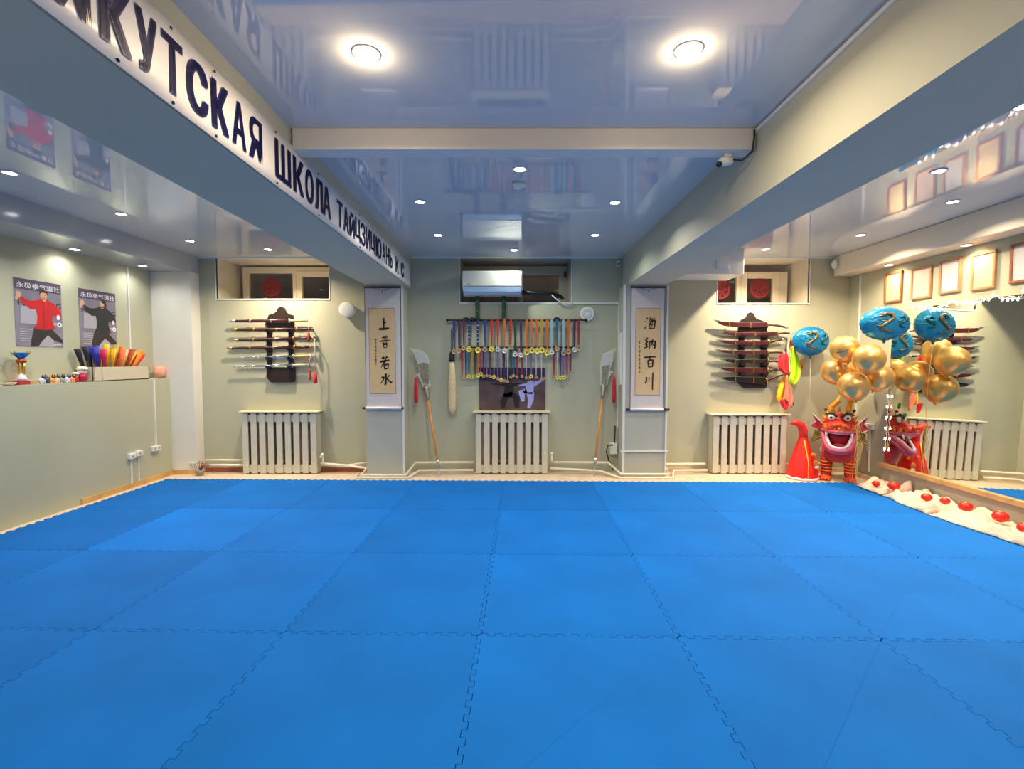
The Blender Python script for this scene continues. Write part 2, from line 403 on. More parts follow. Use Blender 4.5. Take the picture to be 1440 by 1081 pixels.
# ------------------------------------------------------------------ downlights
def downlight(px, py, Z, label, warm=None, power=1.0, group='recessed ceiling spotlights', p=None, r=.037, spread=142):
    c = p or atZ(px, py, Z)
    t = thing('recessed_spotlight', label, 'ceiling light', (c[0], c[1], Z), group)
    b = Vector((c[0], c[1], Z))
    if spread > 165:
        obj('trim_ring', MB().lathe([(r+.016, 0), (r+.014, -.003), (r, -.003)], b, 24), M_TRIM, t)
        obj('bulb', MB().ell(b-Vector((0, 0, .012)), (r, r, .013)), M_LENSW, t)
    else:
      obj('trim_ring', MB().lathe([(r+.006, 0), (r+.014, -.001), (r+.012, -.006), (r, -.008), (r-.001, 0)], b, 24), M_TRIM, t)
      obj('lens', MB().lathe([(r, -.0015), (r, -.005), (r*.6, -.007)], b, 20), M_LENSW if warm == WARM else M_LENS, t)
    if spread > 165:      # bare bulb standing out of its ring
        ld = bpy.data.lights.new('lamp', 'POINT'); ld.shadow_soft_size = .02; ld.energy = LP*power*.2; ld.color = (1.0, .72, .42)
        lo = bpy.data.objects.new('lamp', ld); COL.objects.link(lo); lo.parent = t; lo.location = (0, 0, -.035)
    ld = bpy.data.lights.new('lamp', 'AREA'); ld.shape = 'DISK'; ld.size = .07; ld.energy = LP*power; ld.color = warm or WHITE; ld.spread = math.radians(spread)
    lo = bpy.data.objects.new('lamp', ld); COL.objects.link(lo); lo.parent = t; lo.location = (0, 0, -.03 if spread > 165 else -.014)
    return t
downlight(515, 75, ZC, 'large warm glowing ceiling spot left of centre, before crossbeam', WARM, 1.25, r=.045, spread=170)
downlight(968, 70, ZC, 'large warm glowing ceiling spot right of centre, before crossbeam', WARM, 1.25, r=.045, spread=170)
downlight(731, 237, ZC, 'ceiling spot on the centre line just past the crossbeam', WHITE, .75)
downlight(591, 283, ZC, 'ceiling spot nearer the banner, halfway down centre bay', WHITE, .65)
downlight(865, 284, ZC, 'ceiling spot nearer the right beam, halfway down centre bay', WHITE, .65)
downlight(616, 330, ZC, 'far centre bay ceiling spot near the banner end', GREENISH, .42)
downlight(837, 330, ZC, 'far centre bay ceiling spot near right pillar', GREENISH, .42)
downlight(723, 351, ZC, 'small ceiling spot directly above the air conditioner', GREENISH, .5, spread=164)
downlight(13, 242, ZC, 'nearest ceiling spot of the left bay, at photo edge', COOL, 1.1)
downlight(170, 300, ZC, 'left bay ceiling spot above the second poster', COOL, .85)
downlight(267, 338, ZC, 'left bay ceiling spot above the white corner pier', COOL, .32)
downlight(377, 350, ZC, 'left bay ceiling spot in front of the window recess', SOFT, 2.5)
downlight(105, 350, ZC-.205, 'soffit spot above red jacket poster washing the wall', COOL, .17, 'spots in the left soffit')
downlight(200, 373, ZC-.205, 'soffit spot in far left corner near white pier', COOL, .17, 'spots in the left soffit')
downlight(0, 0, ZC-.205, 'soffit spot over the ledge outside the photo edge', COOL, .17, 'spots in the left soffit', p=(-4.21, 3.75))
downlight(1440, 148, ZC, 'right bay ceiling spot at right photo edge', SOFT, 1.2)
downlight(1340, 283, ZC, 'right bay ceiling spot above white certificate', SOFT, 1.1)
downlight(1320, 240, ZC, 'right bay ceiling spot, higher of the bright pair', SOFT, .9)
downlight(1210, 330, ZC, 'right bay ceiling spot above corner of boxed duct', SOFT, 1.9)
downlight(1077, 350, ZC, 'right bay ceiling spot before window recess', SOFT, 3.0)
for i, (px, py) in enumerate(((1248, 372), (1350, 344))):
    c = atZ(px, py, 2.42)
    downlight(0, 0, 2.42, 'warm spot under boxed duct above the %s certificate' % ('leftmost', 'third and fourth')[i], WARM, .25, 'spots under the right duct', p=(4.05, c.y))
downlight(0, 0, 2.42, 'warm spot under boxed duct outside the right photo edge', WARM, .25, 'spots under the right duct', p=(4.05, 3.3))
for (x, y) in ((-3.4, .9), (-3.4, -1.3), (0, -.3), (-.7, -1.3), (.8, -1.3), (3.3, .9), (3.3, -1.3)):  # assumed unseen spots, made strong to brighten the back wall and mats
    downlight(0, 0, ZC, 'assumed ceiling spot in the unseen room behind the camera', SOFT, 1.25, 'assumed unseen spots behind the camera', p=(x, y))

# ================================================================== MATS
import bmesh
ROT = Matrix.Rotation(-.022, 4, 'Z')
NT = 13; AMP = .011
def seam_pts(L, n=NT):       # along 0..L: dovetail square wave, returns (t, offset)
    st = L/(2*n); out = []
    for k in range(2*n):
        s = 1 if k % 2 == 0 else -1
        a, b = k*st, (k+1)*st; e = st*.12
        out.append((a + (e if s < 0 else -e)*1, s*AMP)); out.append((b + (-e if s < 0 else e)*1, s*AMP))
    out = [(min(max(t, .006), L-.006), o) for t, o in out]
    return out
sp = seam_pts(TP)
g = .9972
def tile_mesh(ly=TP):
    def edge(L, fn, sg):          # square-wave profile and the matching inner line
        n2 = 2*NT; st = L/n2; out = []
        for k in range(n2):
            s_ = AMP if k % 2 == 0 else -AMP
            pr = 1 if s_*sg > 0 else -1
            a, b = max(k*st, .012)+.0009*pr, min((k+1)*st, L-.012)-.0009*pr
            out += [(fn(a, s_), fn(a, None)), (fn(b, s_), fn(b, None))]
        return out
    I = .012
    def f0(t, o): return (t, I) if o is None else (t, o)
    def f1(t, o): return (TP-I, t) if o is None else (TP+o, t)
    def f2(t, o): return (TP-t, ly-I) if o is None else (TP-t, ly+o)
    def f3(t, o): return (I, ly-t) if o is None else (o, ly-t)
    P = edge(TP, f0, -1)+edge(ly, f1, 1)+edge(TP, lambda t, o: f2(t, None if o is None else -o), -1)+edge(ly, lambda t, o: f3(t, None if o is None else -o), 1)
    out = [((x-TP/2)*g, (y-ly/2)*g) for (x, y), _ in P]; inn = [((x-TP/2)*g, (y-ly/2)*g) for _, (x, y) in P]
    n = len(out); mb = MB(); T = .02
    vs = [(x, y, T) for x, y in out]+[(x, y, T) for x, y in inn]+[(x, y, 0) for x, y in out]+[(x, y, 0) for x, y in inn]
    fs = []
    for k in range(n):
        q = (k+1) % n
        fs += [(k, q, n+q, n+k), (2*n+k, 3*n+k, 3*n+q, 2*n+q), (k, 2*n+k, 2*n+q, q)]
    fs += [tuple(range(n, 2*n)), tuple(range(4*n-1, 3*n-1, -1))]
    mb.add(vs, fs)
    return mb
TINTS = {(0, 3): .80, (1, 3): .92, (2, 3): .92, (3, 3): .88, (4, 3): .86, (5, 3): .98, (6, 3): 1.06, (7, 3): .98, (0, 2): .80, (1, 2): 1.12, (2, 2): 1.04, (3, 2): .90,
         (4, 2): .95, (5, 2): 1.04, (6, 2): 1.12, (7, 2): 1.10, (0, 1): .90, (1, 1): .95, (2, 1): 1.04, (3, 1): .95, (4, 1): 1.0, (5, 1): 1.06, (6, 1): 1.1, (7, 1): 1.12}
ROWN = {2: 'second row from the back wall', 3: 'back row along the wall', 1: 'third row from the back', 0: 'nearest row'}
protos = {}
for r in range(4):
    ly = TP*1.075 if r == 3 else TP
    for c in range(8):
        lab = 'blue foam puzzle mat tile, %s, %s from the left wall' % (ROWN[r], ORD[c])
        ctr = Vector((-.165 + .985*(c-4) + .985*.5, TP*(r-1) + ly*.5, 0))
        ctr = ROT @ ctr + Vector((0, YT0, 0))
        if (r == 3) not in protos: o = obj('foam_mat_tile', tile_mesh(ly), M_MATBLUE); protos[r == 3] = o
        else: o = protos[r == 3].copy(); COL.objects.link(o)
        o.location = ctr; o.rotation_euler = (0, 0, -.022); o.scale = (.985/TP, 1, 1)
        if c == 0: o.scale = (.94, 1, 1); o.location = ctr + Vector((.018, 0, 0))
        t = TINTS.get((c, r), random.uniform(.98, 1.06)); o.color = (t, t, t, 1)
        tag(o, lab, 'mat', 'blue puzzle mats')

bounce_floor = struct('floor', MB().box((-4.12, -.4, 0), (3.75, 1.31, .018)), M_MATBLUE)  # unseen blue slab, added to throw blue bounce on ceiling and beams
# ================================================================== BANNER on the left beam
def bx(y, base=0): return lerp(-1.165, -1.255, (y-YF)/(YB-YF)) + .012 + base
yb0, yb1 = .4, 5.93
bO = Vector((bx(yb0), yb0, ZB+.003)); bU = (Vector((bx(yb1), yb1, ZB+.003))-bO).normalized(); bV = Vector((0, 0, 1)); bN = bU.cross(bV)
bt = thing('wall_banner', 'long white banner with dark blue Cyrillic lettering on left beam', 'banner', tuple(bO))
mb = MB(); BH = .285
def bfn(u, v):
    y = lerp(yb0, yb1, u); return Vector((bx(y) + .004*math.sin(u*60)*v, y, ZB+.003+v*BH))
mb.grid(bfn, 80, 4)
obj('banner_sheet', mb, mat('banner_vinyl', (232, 228, 222), .38, noise=(2, .03), spec=.5), bt, solid=.003)
M_NAVY = mat('navy_print', (30, 30, 92), .45, spec=.3)
# word extents measured along the banner (y of the beam face)
def yat(px): return atX(px, 400, bx(3.0)).y   # distance where an image column meets the beam face
def word(body, y0, y1, z0, z1, off=.018):
    o = Vector((bx(y0, .004), y0, z0)); u = (Vector((bx(y1, .004), y1, z0))-o).normalized()
    W = y1-y0; d = off*W*1.6; e = off*.10; m = MB()      # bold: the thin glyph laid down several times a little shifted
    for sx, sz in ((0, 0), (1, 0), (2, 0), (0, 1), (2, 1), (1, 1)):
        q = text_mb(body, o + u*(sx*d/2) + bV*(sz*e), u, bV, W-d, z1-z0-e, 0); m.add(q.v, q.f)
    return obj('lettering', m, M_NAVY, bt)
z0, z1 = ZB+.045, ZB+.240
def letters(s, pxs, z0=z0, z1=z1, off=.045):   # each letter between two image columns on the face
    for ch, (a, b) in zip(s, pxs): word(ch, yat(a), yat(b), z0, z1, .06 if ch in 'АЙЮЗЦЬЯНИШ' else .09)
letters('ЯКУТСКАЯ', [(80, 134), (147, 190), (196, 226), (231, 261), (266, 296), (301, 324), (329, 348), (352, 371)])
letters('ШКОЛА', [(389, 411), (414, 429), (431, 443), (445, 456), (456, 467)])
letters('ТАЙЦЗИЦЮАНЬ', [(476, 484), (485, 492.5), (493.5, 501), (502, 509), (509.5, 516), (517, 523), (524, 530), (531, 539), (540, 544.5), (545.5, 550), (551, 554.5)], z0, z1-.012)
letters('КС', [(559, 563.5), (567, 571)], z0, z1-.03)
for px in (170, 246, 306, 391, 450, 508):
    for zz in (ZB+.016, ZB+BH-.014):
        y = yat(px); obj('fixing_nail', MB().lathe([(.006, 0), (.006, .003), (.002, .005)], (bx(y, .002), y, zz), 8, (1, 0, 0)), M_BLACK, bt)
# second, wordless stretch of the beam needs nothing else

# conduit and cable along right beam, sensor under the crossbeam
tag(obj('cable_conduit', MB().box((1.325, -2, ZC-.03), (1.350, cbY+.02, ZC-.012)), M_TRIM), 'thin white cable conduit along top of right beam', 'conduit')
s = thing('motion_sensor', 'white motion sensor with black cable under crossbeam end', 'sensor', (1.2, cbY+.09, 2.5))
obj('housing', MB().ell((1.21, cbY+.08, 2.515), (.045, .03, .028)).box((1.19, cbY+.05, 2.53), (1.23, cbY+.1, 2.546)), M_TRIM, s)
obj('detector_eye', MB().ell((1.165, cbY+.065, 2.49), (.016, .016, .016)), M_BLACK, s)
obj('cable', MB().tube([(1.23, cbY+.07, 2.52), (1.28, cbY+.04, 2.50), (1.315, cbY-.01, 2.535), (1.318, cbY-.02, 2.60), (1.318, cbY-.02, 2.64)], .005, 8), M_BLACK, s)
s = thing('smoke_detector', 'small round white smoke detector on ceiling past crossbeam', 'smoke detector', tuple(atZ(730, 258, ZC)))
c = atZ(730, 258, ZC)
obj('housing', MB().lathe([(.05, 0), (.05, -.018), (.038, -.032), (.012, -.036)], c, 24), M_TRIM, s)

# ================================================================== RADIATORS AND COVERS
def cover(px0, px1, pyb, pyt, label, sidevis):
    Yf = 5.86; a = at(px0, pyb, Yf); b = at(px1, pyt, Yf)
    x0, x1, zt = a.x, b.x, b.z; n = 9; wd = (x1-x0)
    t = thing('radiator_cover', label, 'radiator cover', ((x0+x1)/2, Yf, 0), 'slatted radiator covers')
    sw = wd/n*.70; pitch = (wd-sw)/(n-1)
    for i in range(n):
        x = x0+i*pitch; dz = random.uniform(-.004, .004)
        obj('slat', MB().box((x, Yf, .012+dz), (x+sw, Yf+.016, zt-.012)), M_SLAT, t, bevel=.002)
    obj('rail', MB().box((x0, Yf+.016, .02), (x1, Yf+.03, .115)), M_SLAT, t)
    obj('rail', MB().box((x0, Yf+.016, zt-.115), (x1, Yf+.03, zt-.03)), M_SLAT, t)
    obj('shelf', MB().box((x0-.035, Yf-.02, zt), (x1+.035, YB-.004, zt+.016)), mat('shelf_paint', (222, 206, 172), .5), t, bevel=.002)
    for x in (x0+wd*.22, x0+wd*.72): obj('batten', MB().box((x, Yf-.003, zt-.014), (x+.06, Yf+.02, zt)), M_SLAT, t)
    for x in (x0, x1-.016): obj('side_panel', MB().box((x, Yf+.03, .012), (x+.016, YB-.004, zt-.002)), M_SLAT, t)
    # feet of the cover
    for x in (x0+.02, x1-.06): obj('foot', MB().box((x, Yf+.03, 0), (x+.04, Yf+.06, .03)), M_SLAT, t)
    r = thing('radiator', 'tan ribbed radiator behind the slats of ' + sidevis, 'radiator', ((x0+x1)/2, 5.95, 0))
    k = 9
    for i in range(k):
        x = x0+.06+(wd-.12)*i/k
        m = MB(); m.box((x, 5.93, .10), (x+.035, 5.985, zt-.07)); m.box((x+.035, 5.945, .12), (x+(wd-.12)/k, 5.97, .17)); m.box((x+.035, 5.945, zt-.14), (x+(wd-.12)/k, 5.97, zt-.09))
        obj('radiator_section', m, M_IRON, r, bevel=.006)
    obj('bracket', MB().box((x0+.2, 5.985, .3), (x0+.24, YB-.002, .34)).box((x1-.24, 5.985, .3), (x1-.2, YB-.002, .34)), M_IRON, r)
    obj('supply_pipe', MB().tube([((x0+x1)/2, 5.957, .13), ((x0+x1)/2, 5.957, 0)], .012), M_IRON, r)
    return t
cover(342, 444, 665, 580, 'cream slatted radiator cover below left sword rack', 'the left bay cover')
cover(669, 770, 664, 580.5, 'cream slatted radiator cover below the medal display', 'the centre cover')
cover(1002, 1107, 668, 584, 'cream slatted radiator cover beside red tail costume', 'the right bay cover')

# heating pipes
def pipe(pts, r, label, grp='white heating pipes'):
    return tag(obj('heating_pipe', MB().tube(pts, r, 10), M_PIPE), label, 'pipe', grp)
pipe([(-3.80, 5.93, .16), (-3.29, 5.93, .16)], .014, 'upper white pipe at skirting left of left bay radiator cover')
pipe([(-3.80, 5.90, .105), (-3.29, 5.90, .105)], .014, 'lower white pipe at skirting left of left bay radiator cover')
pipe([(-2.36, 5.93, .10), (-2.10, 5.935, .085), (-1.78, 5.94, .13)], .013, 'upper thin white pipe between left cover and left pillar')
pl, pr = PLx0, PLx1
pipe([(-2.36, 5.90, .125), (-2.0, 5.90, .095), (pl-.05, 5.88, .07), (pl-.045, 5.67, .035), (pr+.03, 5.67, .035), (pr+.10, 5.90, .135), (-.48, 5.92, .135)], .015, 'upper white pipe wrapping round the left pillar foot')
pipe([(pl-.13, 5.80, .025), (pl-.10, 5.62, .016), (pr+.07, 5.62, .016), (pr+.16, 5.84, .052), (-.48, 5.86, .052)], .014, 'lower white pipe wrapping round the left pillar foot')
pl, pr = PRx0, PRx1
pipe([(.46, 5.92, .135), (pl-.14, 5.90, .135), (pl-.03, 5.67, .045), (pr+.03, 5.67, .045), (pr+.05, 5.9, .115), (2.38, 5.92, .115)], .015, 'upper white pipe wrapping round the right pillar foot')
pipe([(.46, 5.86, .075), (pl-.24, 5.84, .045), (pl-.06, 5.61, .016), (pr+.06, 5.61, .016), (pr+.14, 5.84, .05), (2.38, 5.86, .05)], .014, 'lower white pipe wrapping round the right pillar foot')
pipe([(3.36, 5.93, .115), (3.95, 5.93, .115)], .014, 'short white pipe behind red tail costume')
v = thing('radiator_valve', 'white valve on pipe right of left radiator cover', 'valve', (-2.42, 5.86, .1))
obj('valve_body', MB().tube([(-2.335, 5.90, .12), (-2.335, 5.90, .22)], .014).ell((-2.335, 5.885, .235), (.022, .022, .022)).tube([(-2.365, 5.89, .21), (-2.335, 5.89, .21)], .016), M_PIPE, v)
v = thing('radiator_valve', 'small white valve on pipe right of centre radiator cover', 'valve', (.47, 5.9, .1))
obj('valve_body', MB().tube([(.478, 5.90, .135), (.478, 5.90, .24)], .012).ell((.478, 5.89, .25), (.018, .018, .018)), M_PIPE, v)

# ================================================================== CONDUITS, SOCKETS, SENSORS
def conduit(a, b, label, r=.009):
    a, b = Vector(a), Vector(b)
    return tag(obj('cable_conduit', MB().box((min(a.x, b.x)-r, min(a.y, b.y)-r*.8, min(a.z, b.z)-r), (max(a.x, b.x)+r, max(a.y, b.y)+r*.8, max(a.z, b.z)+r)), M_TRIM), label, 'conduit', 'white cable conduits')
q0, q1 = at(803, 426.5, YB), at(870, 426.5, YB)
conduit((q0.x+.03, YB-.009, q0.z), (q1.x, YB-.009, q0.z), 'horizontal white cable conduit running right from the centre window recess')
q2 = at(869, 600, YB)
conduit((q1.x, YB-.009, q0.z), (q1.x, YB-.009, q2.z), 'vertical white cable conduit on wall beside right halberd', .007)
def atside(px, py, X): return atX(px, py, X)
c = atX(213, 385, XLU); d = atX(213, 500, XLU)
conduit((XLU+.008, 5.50, 2.44), (XLU+.008, 5.50, 1.20), 'vertical white conduit on left wall right of the posters')
c = atX(216, 560, XL)
conduit((XL+.008, c.y, 1.16), (XL+.008, c.y, .40), 'vertical white conduit down the low left wall to socket')
def socket(p, ax, label, w_=.085, h_=.05, n=2):
    t = thing('wall_socket', label, 'socket', tuple(p)); m = MB(); hm = MB(); p = Vector(p)
    if ax == 'x+': m.box((p.x, p.y-w_/2, p.z-h_/2), (p.x+.035, p.y+w_/2, p.z+h_/2)); e = (p.x+.035, 1)
    elif ax == 'x-': m.box((p.x-.035, p.y-w_/2, p.z-h_/2), (p.x, p.y+w_/2, p.z+h_/2)); e = (p.x-.035, -1)
    else: m.box((p.x-w_/2, p.y-.035, p.z-h_/2), (p.x+w_/2, p.y, p.z+h_/2)); e = None
    obj('socket_box', m, M_TRIM, t, bevel=.005)
    for k in range(n):
        off = (k-(n-1)/2)*w_/n
        if e: cc = (e[0], p.y+off, p.z); hm.lathe([(.016, -.001), (.016, .001*1), (.012, .002)], cc, 16, (e[1], 0, 0))
        else: hm.lathe([(.016, -.001), (.016, .001), (.012, .002)], (p.x+off, p.y-.035, p.z), 16, (0, -1, 0))
    obj('outlet', hm, mat('socket_grey', (170, 168, 160), .5), t)
    return t
socket(atX(217, 630, XL), 'x+', 'white socket box at foot of vertical conduit on low wall', .12, .06)
for k, (px, py) in enumerate(((183, 641), (193, 637))):
    c = atX(px, py, XL); socket(c, 'x+', ('left', 'right')[k]+' one of two white sockets above the mat near left corner', .085, .06, 1)
    conduit((XL+.008, c.y, .06), (XL+.008, c.y, c.z-.04), 'short white conduit under %s low socket of the pair' % ('left', 'right')[k], .007)
# right wall
conduit((XR-.008, atX(1211, 400, XR).y, 2.40), (XR-.008, atX(1211, 400, XR).y, .46), 'vertical white conduit on right wall behind gold balloons')
socket(atX(1207, 622, XR), 'x-', 'white socket box on right wall beside dragon head', .06, .06, 1)
socket((XR, 5.60, .62), 'x-', 'white socket box on right wall left of mirror frame', .13, .07)
conduit((XR-.008, 5.60, .10), (XR-.008, 5.60, .56), 'short white conduit below socket at mirror end', .010)
socket(at(274, 652, YB-.14), 'y', 'small socket at foot of white corner pier', .09, .05)
# right pillar gear
cz = at(900, 634, YP).z
conduit((PRx0-.02, YP-.012, cz), (PRx1+.02, YP-.012, cz), 'horizontal white conduit across right pillar front', .010)
t = thing('cable_box', 'white cable box with black looped cable beside right pillar', 'box', (PRx0-.06, 5.9, .4))
c = at(863, 630, YB-.02)
obj('box_body', MB().box((c.x-.05, YB-.06, c.z-.07), (c.x+.04, YB, c.z+.07)), M_TRIM, t, bevel=.006)
obj('cable', MB().tube([(c.x-.02, YB-.06, c.z+.05), (c.x-.085, YB-.06, c.z+.04), (c.x-.10, YB-.06, c.z-.04), (c.x-.06, YB-.05, c.z-.16), (c.x-.01, YB-.04, c.z-.26), (c.x, YB-.03, .03)], .008), M_BLACK, t)
obj('cable', MB().tube([(c.x, YB-.05, c.z+.07), (c.x+.01, YB-.02, c.z+.14), (c.x+.015, YB-.015, c.z+.28)], .009), M_BLACK, t)
tag(obj('cable_duct', MB().box((c.x+.09, YB-.03, .03), (c.x+.12, YB, .52)), M_TRIM), 'short white vertical duct in corner by right pillar', 'duct')
c0 = at(877, 470, YP+.1)
tag(obj('cable_duct', MB().box((PRx0-.022, YP+.10, at(877, 541, YP+.1).z), (PRx0, YP+.16, at(877, 467, YP+.1).z)), M_TRIM), 'white plastic duct on inner side of right pillar', 'duct')
c = at(870, 370, YB-.05)
s = thing('motion_sensor', 'small white motion sensor high in corner by right pillar', 'sensor', tuple(c))
obj('housing', MB().box((c.x-.02, YB-.06, c.z-.035), (c.x+.02, YB, c.z+.035)), M_TRIM, s, bevel=.006)
obj('detector_eye', MB().ell((c.x, YB-.06, c.z-.01), (.012, .008, .012)), M_BLACK, s)
c = at(263.5, 366.5, YLE)
tag(obj('sensor_box', MB().box((c.x-.022, YLE-.03, c.z-.042), (c.x+.022, YLE, c.z+.042)), M_BLACK, bevel=.004), 'small black box high on the white corner pier', 'box')
tag(obj('cable_box', MB().ell((atX(1162, 372, 3.93).x-.03, 5.92, 2.55), (.035, .035, .055)), M_TRIM), 'rounded white cap at far end of the boxed duct', 'cap')
# round devices
def siren(px, py, rp, depth, label):
    c = at(px, py, YB-depth); c.y = YB; R = rp*YB/F
    t = thing('fire_alarm', label, 'alarm', (c.x, YB, c.z))
    obj('mounting_plate', MB().lathe([(R*.92, 0), (R*.92, .012), (R*.8, .014)], c, 28, (0, -1, 0)), M_TRIM, t)
    obj('housing', MB().lathe([(R*.85, .013), (R*.9, depth*.75), (R, depth*.8), (R, depth*.95), (R*.9, depth), (R*.2, depth+.001)], c, 28, (0, -1, 0)), M_TRIM, t)
    return t
siren(487, 435, 10.5, .09, 'round white wall alarm left of the left scroll')
t = siren(826, 441, 10, .028, 'flat round white speaker right of the medal bar')
c = at(826, 441, YB-.035)
m = MB()
for rr in (.055, .035): m.tube([(c.x+rr*math.cos(2*math.pi*k/24), YB-.029, c.z+rr*math.sin(2*math.pi*k/24)) for k in range(25)], .003, 6)
obj('grille_rings', m, mat('grille_grey', (150, 155, 155), .5), t)

# ================================================================== AIR CONDITIONER
Yf = 5.80
a = at(650, 414, Yf); b = at(734, 380, Yf)
t = thing('air_conditioner', 'white wall air conditioner in front of the centre window recess', 'air conditioner', ((a.x+b.x)/2, Yf, a.z))
x0, x1, z0_, z1_ = a.x, b.x, a.z, b.z
def acprof(yz, xa, xb): return MB().prism([(xa, y, z) for y, z in yz], (xb-xa, 0, 0))
hz = z1_-z0_
obj('casing', acprof([(Yf+.21, z1_), (Yf+.03, z1_), (Yf+.005, z1_-.02), (Yf, z0_+hz*.34), (Yf+.02, z0_+hz*.30), (Yf+.05, z0_+.05), (Yf+.21, z0_)], x0, x1), mat('ac_white', (206, 205, 194), .35), t, bevel=.006)
obj('front_panel', acprof([(Yf-.008, z1_-.025), (Yf-.008, z0_+hz*.36), (Yf+.004, z0_+hz*.34), (Yf+.004, z1_-.02)], x0+.006, x1-.006), mat('ac_white', (0, 0, 0)), t, bevel=.003)
obj('louver', acprof([(Yf-.004, z0_+hz*.31), (Yf+.002, z0_+hz*.31), (Yf+.055, z0_+.012), (Yf+.045, z0_+.006), (Yf+.01, z0_+hz*.12)], x0+.01, x1-.01), mat('louver_blue', (168, 196, 222), .25, spec=.8), t, bevel=.002)
obj('logo', MB().box((x0+.06, Yf-.0095, z0_+hz*.42), (x0+.095, Yf-.0078, z0_+hz*.42+.008)), mat('logo_grey', (110, 115, 120), .4), t)
obj('display', MB().box((x1-.12, Yf-.009, z1_-.075), (x1-.07, Yf-.007, z1_-.062)), mat('ac_display', (255, 255, 255), .3), t)
for k, (xa, xb) in enumerate(((668.7, 674), (706, 711.5))):
    p = at(xa, 449, YB-.02); q = at(xb, 400, YB-.02)
    m = MB(); m.box((p.x, YB-.035, p.z), (q.x, YB-.012, z0_+.10)); m.box((p.x, Yf+.18, z0_-.03), (q.x, YB-.012, z0_+.0))
    hm = MB()
    for zz in (p.z+.10, p.z+.22): hm.lathe([(.006, 0), (.006, .002)], ((p.x+q.x)/2, YB-.035, zz), 8, (0, -1, 0))
    o = obj('bracket', m, M_GRN, t); obj('bolt', hm, M_SILVER, o)
p1 = at(734, 411, 5.95)
obj('coolant_hose', MB().tube([(x1-.01, 5.93, p1.z), at(760, 413, 5.97), at(776, 413, 6.0), at(788, 416.5, 6.10), at(791, 419, 6.2)], .024, 10), M_BLACK, t)
obj('drain_hose', MB().tube([at(776, 415, 5.97), at(784, 422, 5.97), at(794, 428.5, 5.99), at(806, 427, 6.0)], .007, 8), M_TRIM, t)
# grey panel ajar in the recess
c0, c1 = at(786, 418, YW-.16), at(795, 381, YW-.16)
tag(obj('window_handle', MB().box((c1.x-.01, YW-.14, c1.z-.07), (c1.x+.012, YW-.08, c1.z)), M_BLACK), 'dark handle on the centre window frame', 'handle')

# ================================================================== MEDAL DISPLAY
t = thing('medal_hanger', 'black metal two-bar medal hanger below air conditioner', 'rack', tuple(at(727, 450, YB-.05)))
yu = at(700, 450, YB-.05).z; yl = at(700, 488.5, YB-.05).z; YM = YB-.05
xa, xb = at(629, 450, YM).x, at(824, 450, YM).x
obj('upper_bar', MB().tube([(xa, YM, yu), (xb, YM, yu)], .009), M_BLACK, t)
for x in (xa, xb): obj('finial', MB().ell((x, YM, yu), (.018, .018, .018)), M_BLACK, t)
la, lb = at(645, 488, YM).x, at(812, 488, YM).x
obj('lower_bar', MB().tube([(la, YM, yl), (lb, YM, yl)], .008), M_BLACK, t)
def arc(mb_, x, z, r, n=8, R_=.005): mb_.tube([(x+r*math.cos(math.pi*i/n), YM, z+r*math.sin(math.pi*i/n)*.8) for i in range(n+1)], R_, 6)
for px in (655, 665, 783):
    m = MB(); x = at(px, 448, YM).x; arc(m, x, yu, .035, 10, .009); obj('scroll_ring', m, M_BLACK, t)
m = MB()
for k in range(26):
    arc(m, lerp(xa+.1, xb-.1, k/25), yu-.03, .026)
obj('hook_row', m, M_BLACK, t)
m = MB()
for k in range(22): arc(m, lerp(la+.05, lb-.05, k/21), yl, .024)
obj('hook_row', m, M_BLACK, t)
for x in (xa+.12, 0.0, xb-.12): obj('standoff', MB().tube([(x, YM, yu), (x, YB, yu)], .008), M_BLACK, t)
for x in (la+.08, lb-.08): obj('standoff', MB().tube([(x, YM, yl), (x, YB, yl)], .008), M_BLACK, t)
RC = {'blue': (50, 60, 160), 'navy': (24, 34, 110), 'purple': (76, 40, 80), 'maroon': (120, 40, 60), 'red': (222, 38, 40), 'orange': (232, 116, 24), 'yellow': (206, 170, 30),
      'dark green': (24, 60, 56), 'pale blue': (160, 205, 215), 'teal': (24, 110, 150), 'pink': (205, 60, 110), 'white': (225, 225, 235), 'crimson': (180, 20, 50), 'lilac': (130, 110, 180), 'brown': (100, 60, 50)}
def rib(c): return mat('ribbon_'+c.replace(' ', '_'), tuple(v*.86 for v in RC[c]), .55, noise=(60, .15))
DM = {'gold': M_GOLDM, 'silver': M_SILVM, 'bronze': M_BRONM}
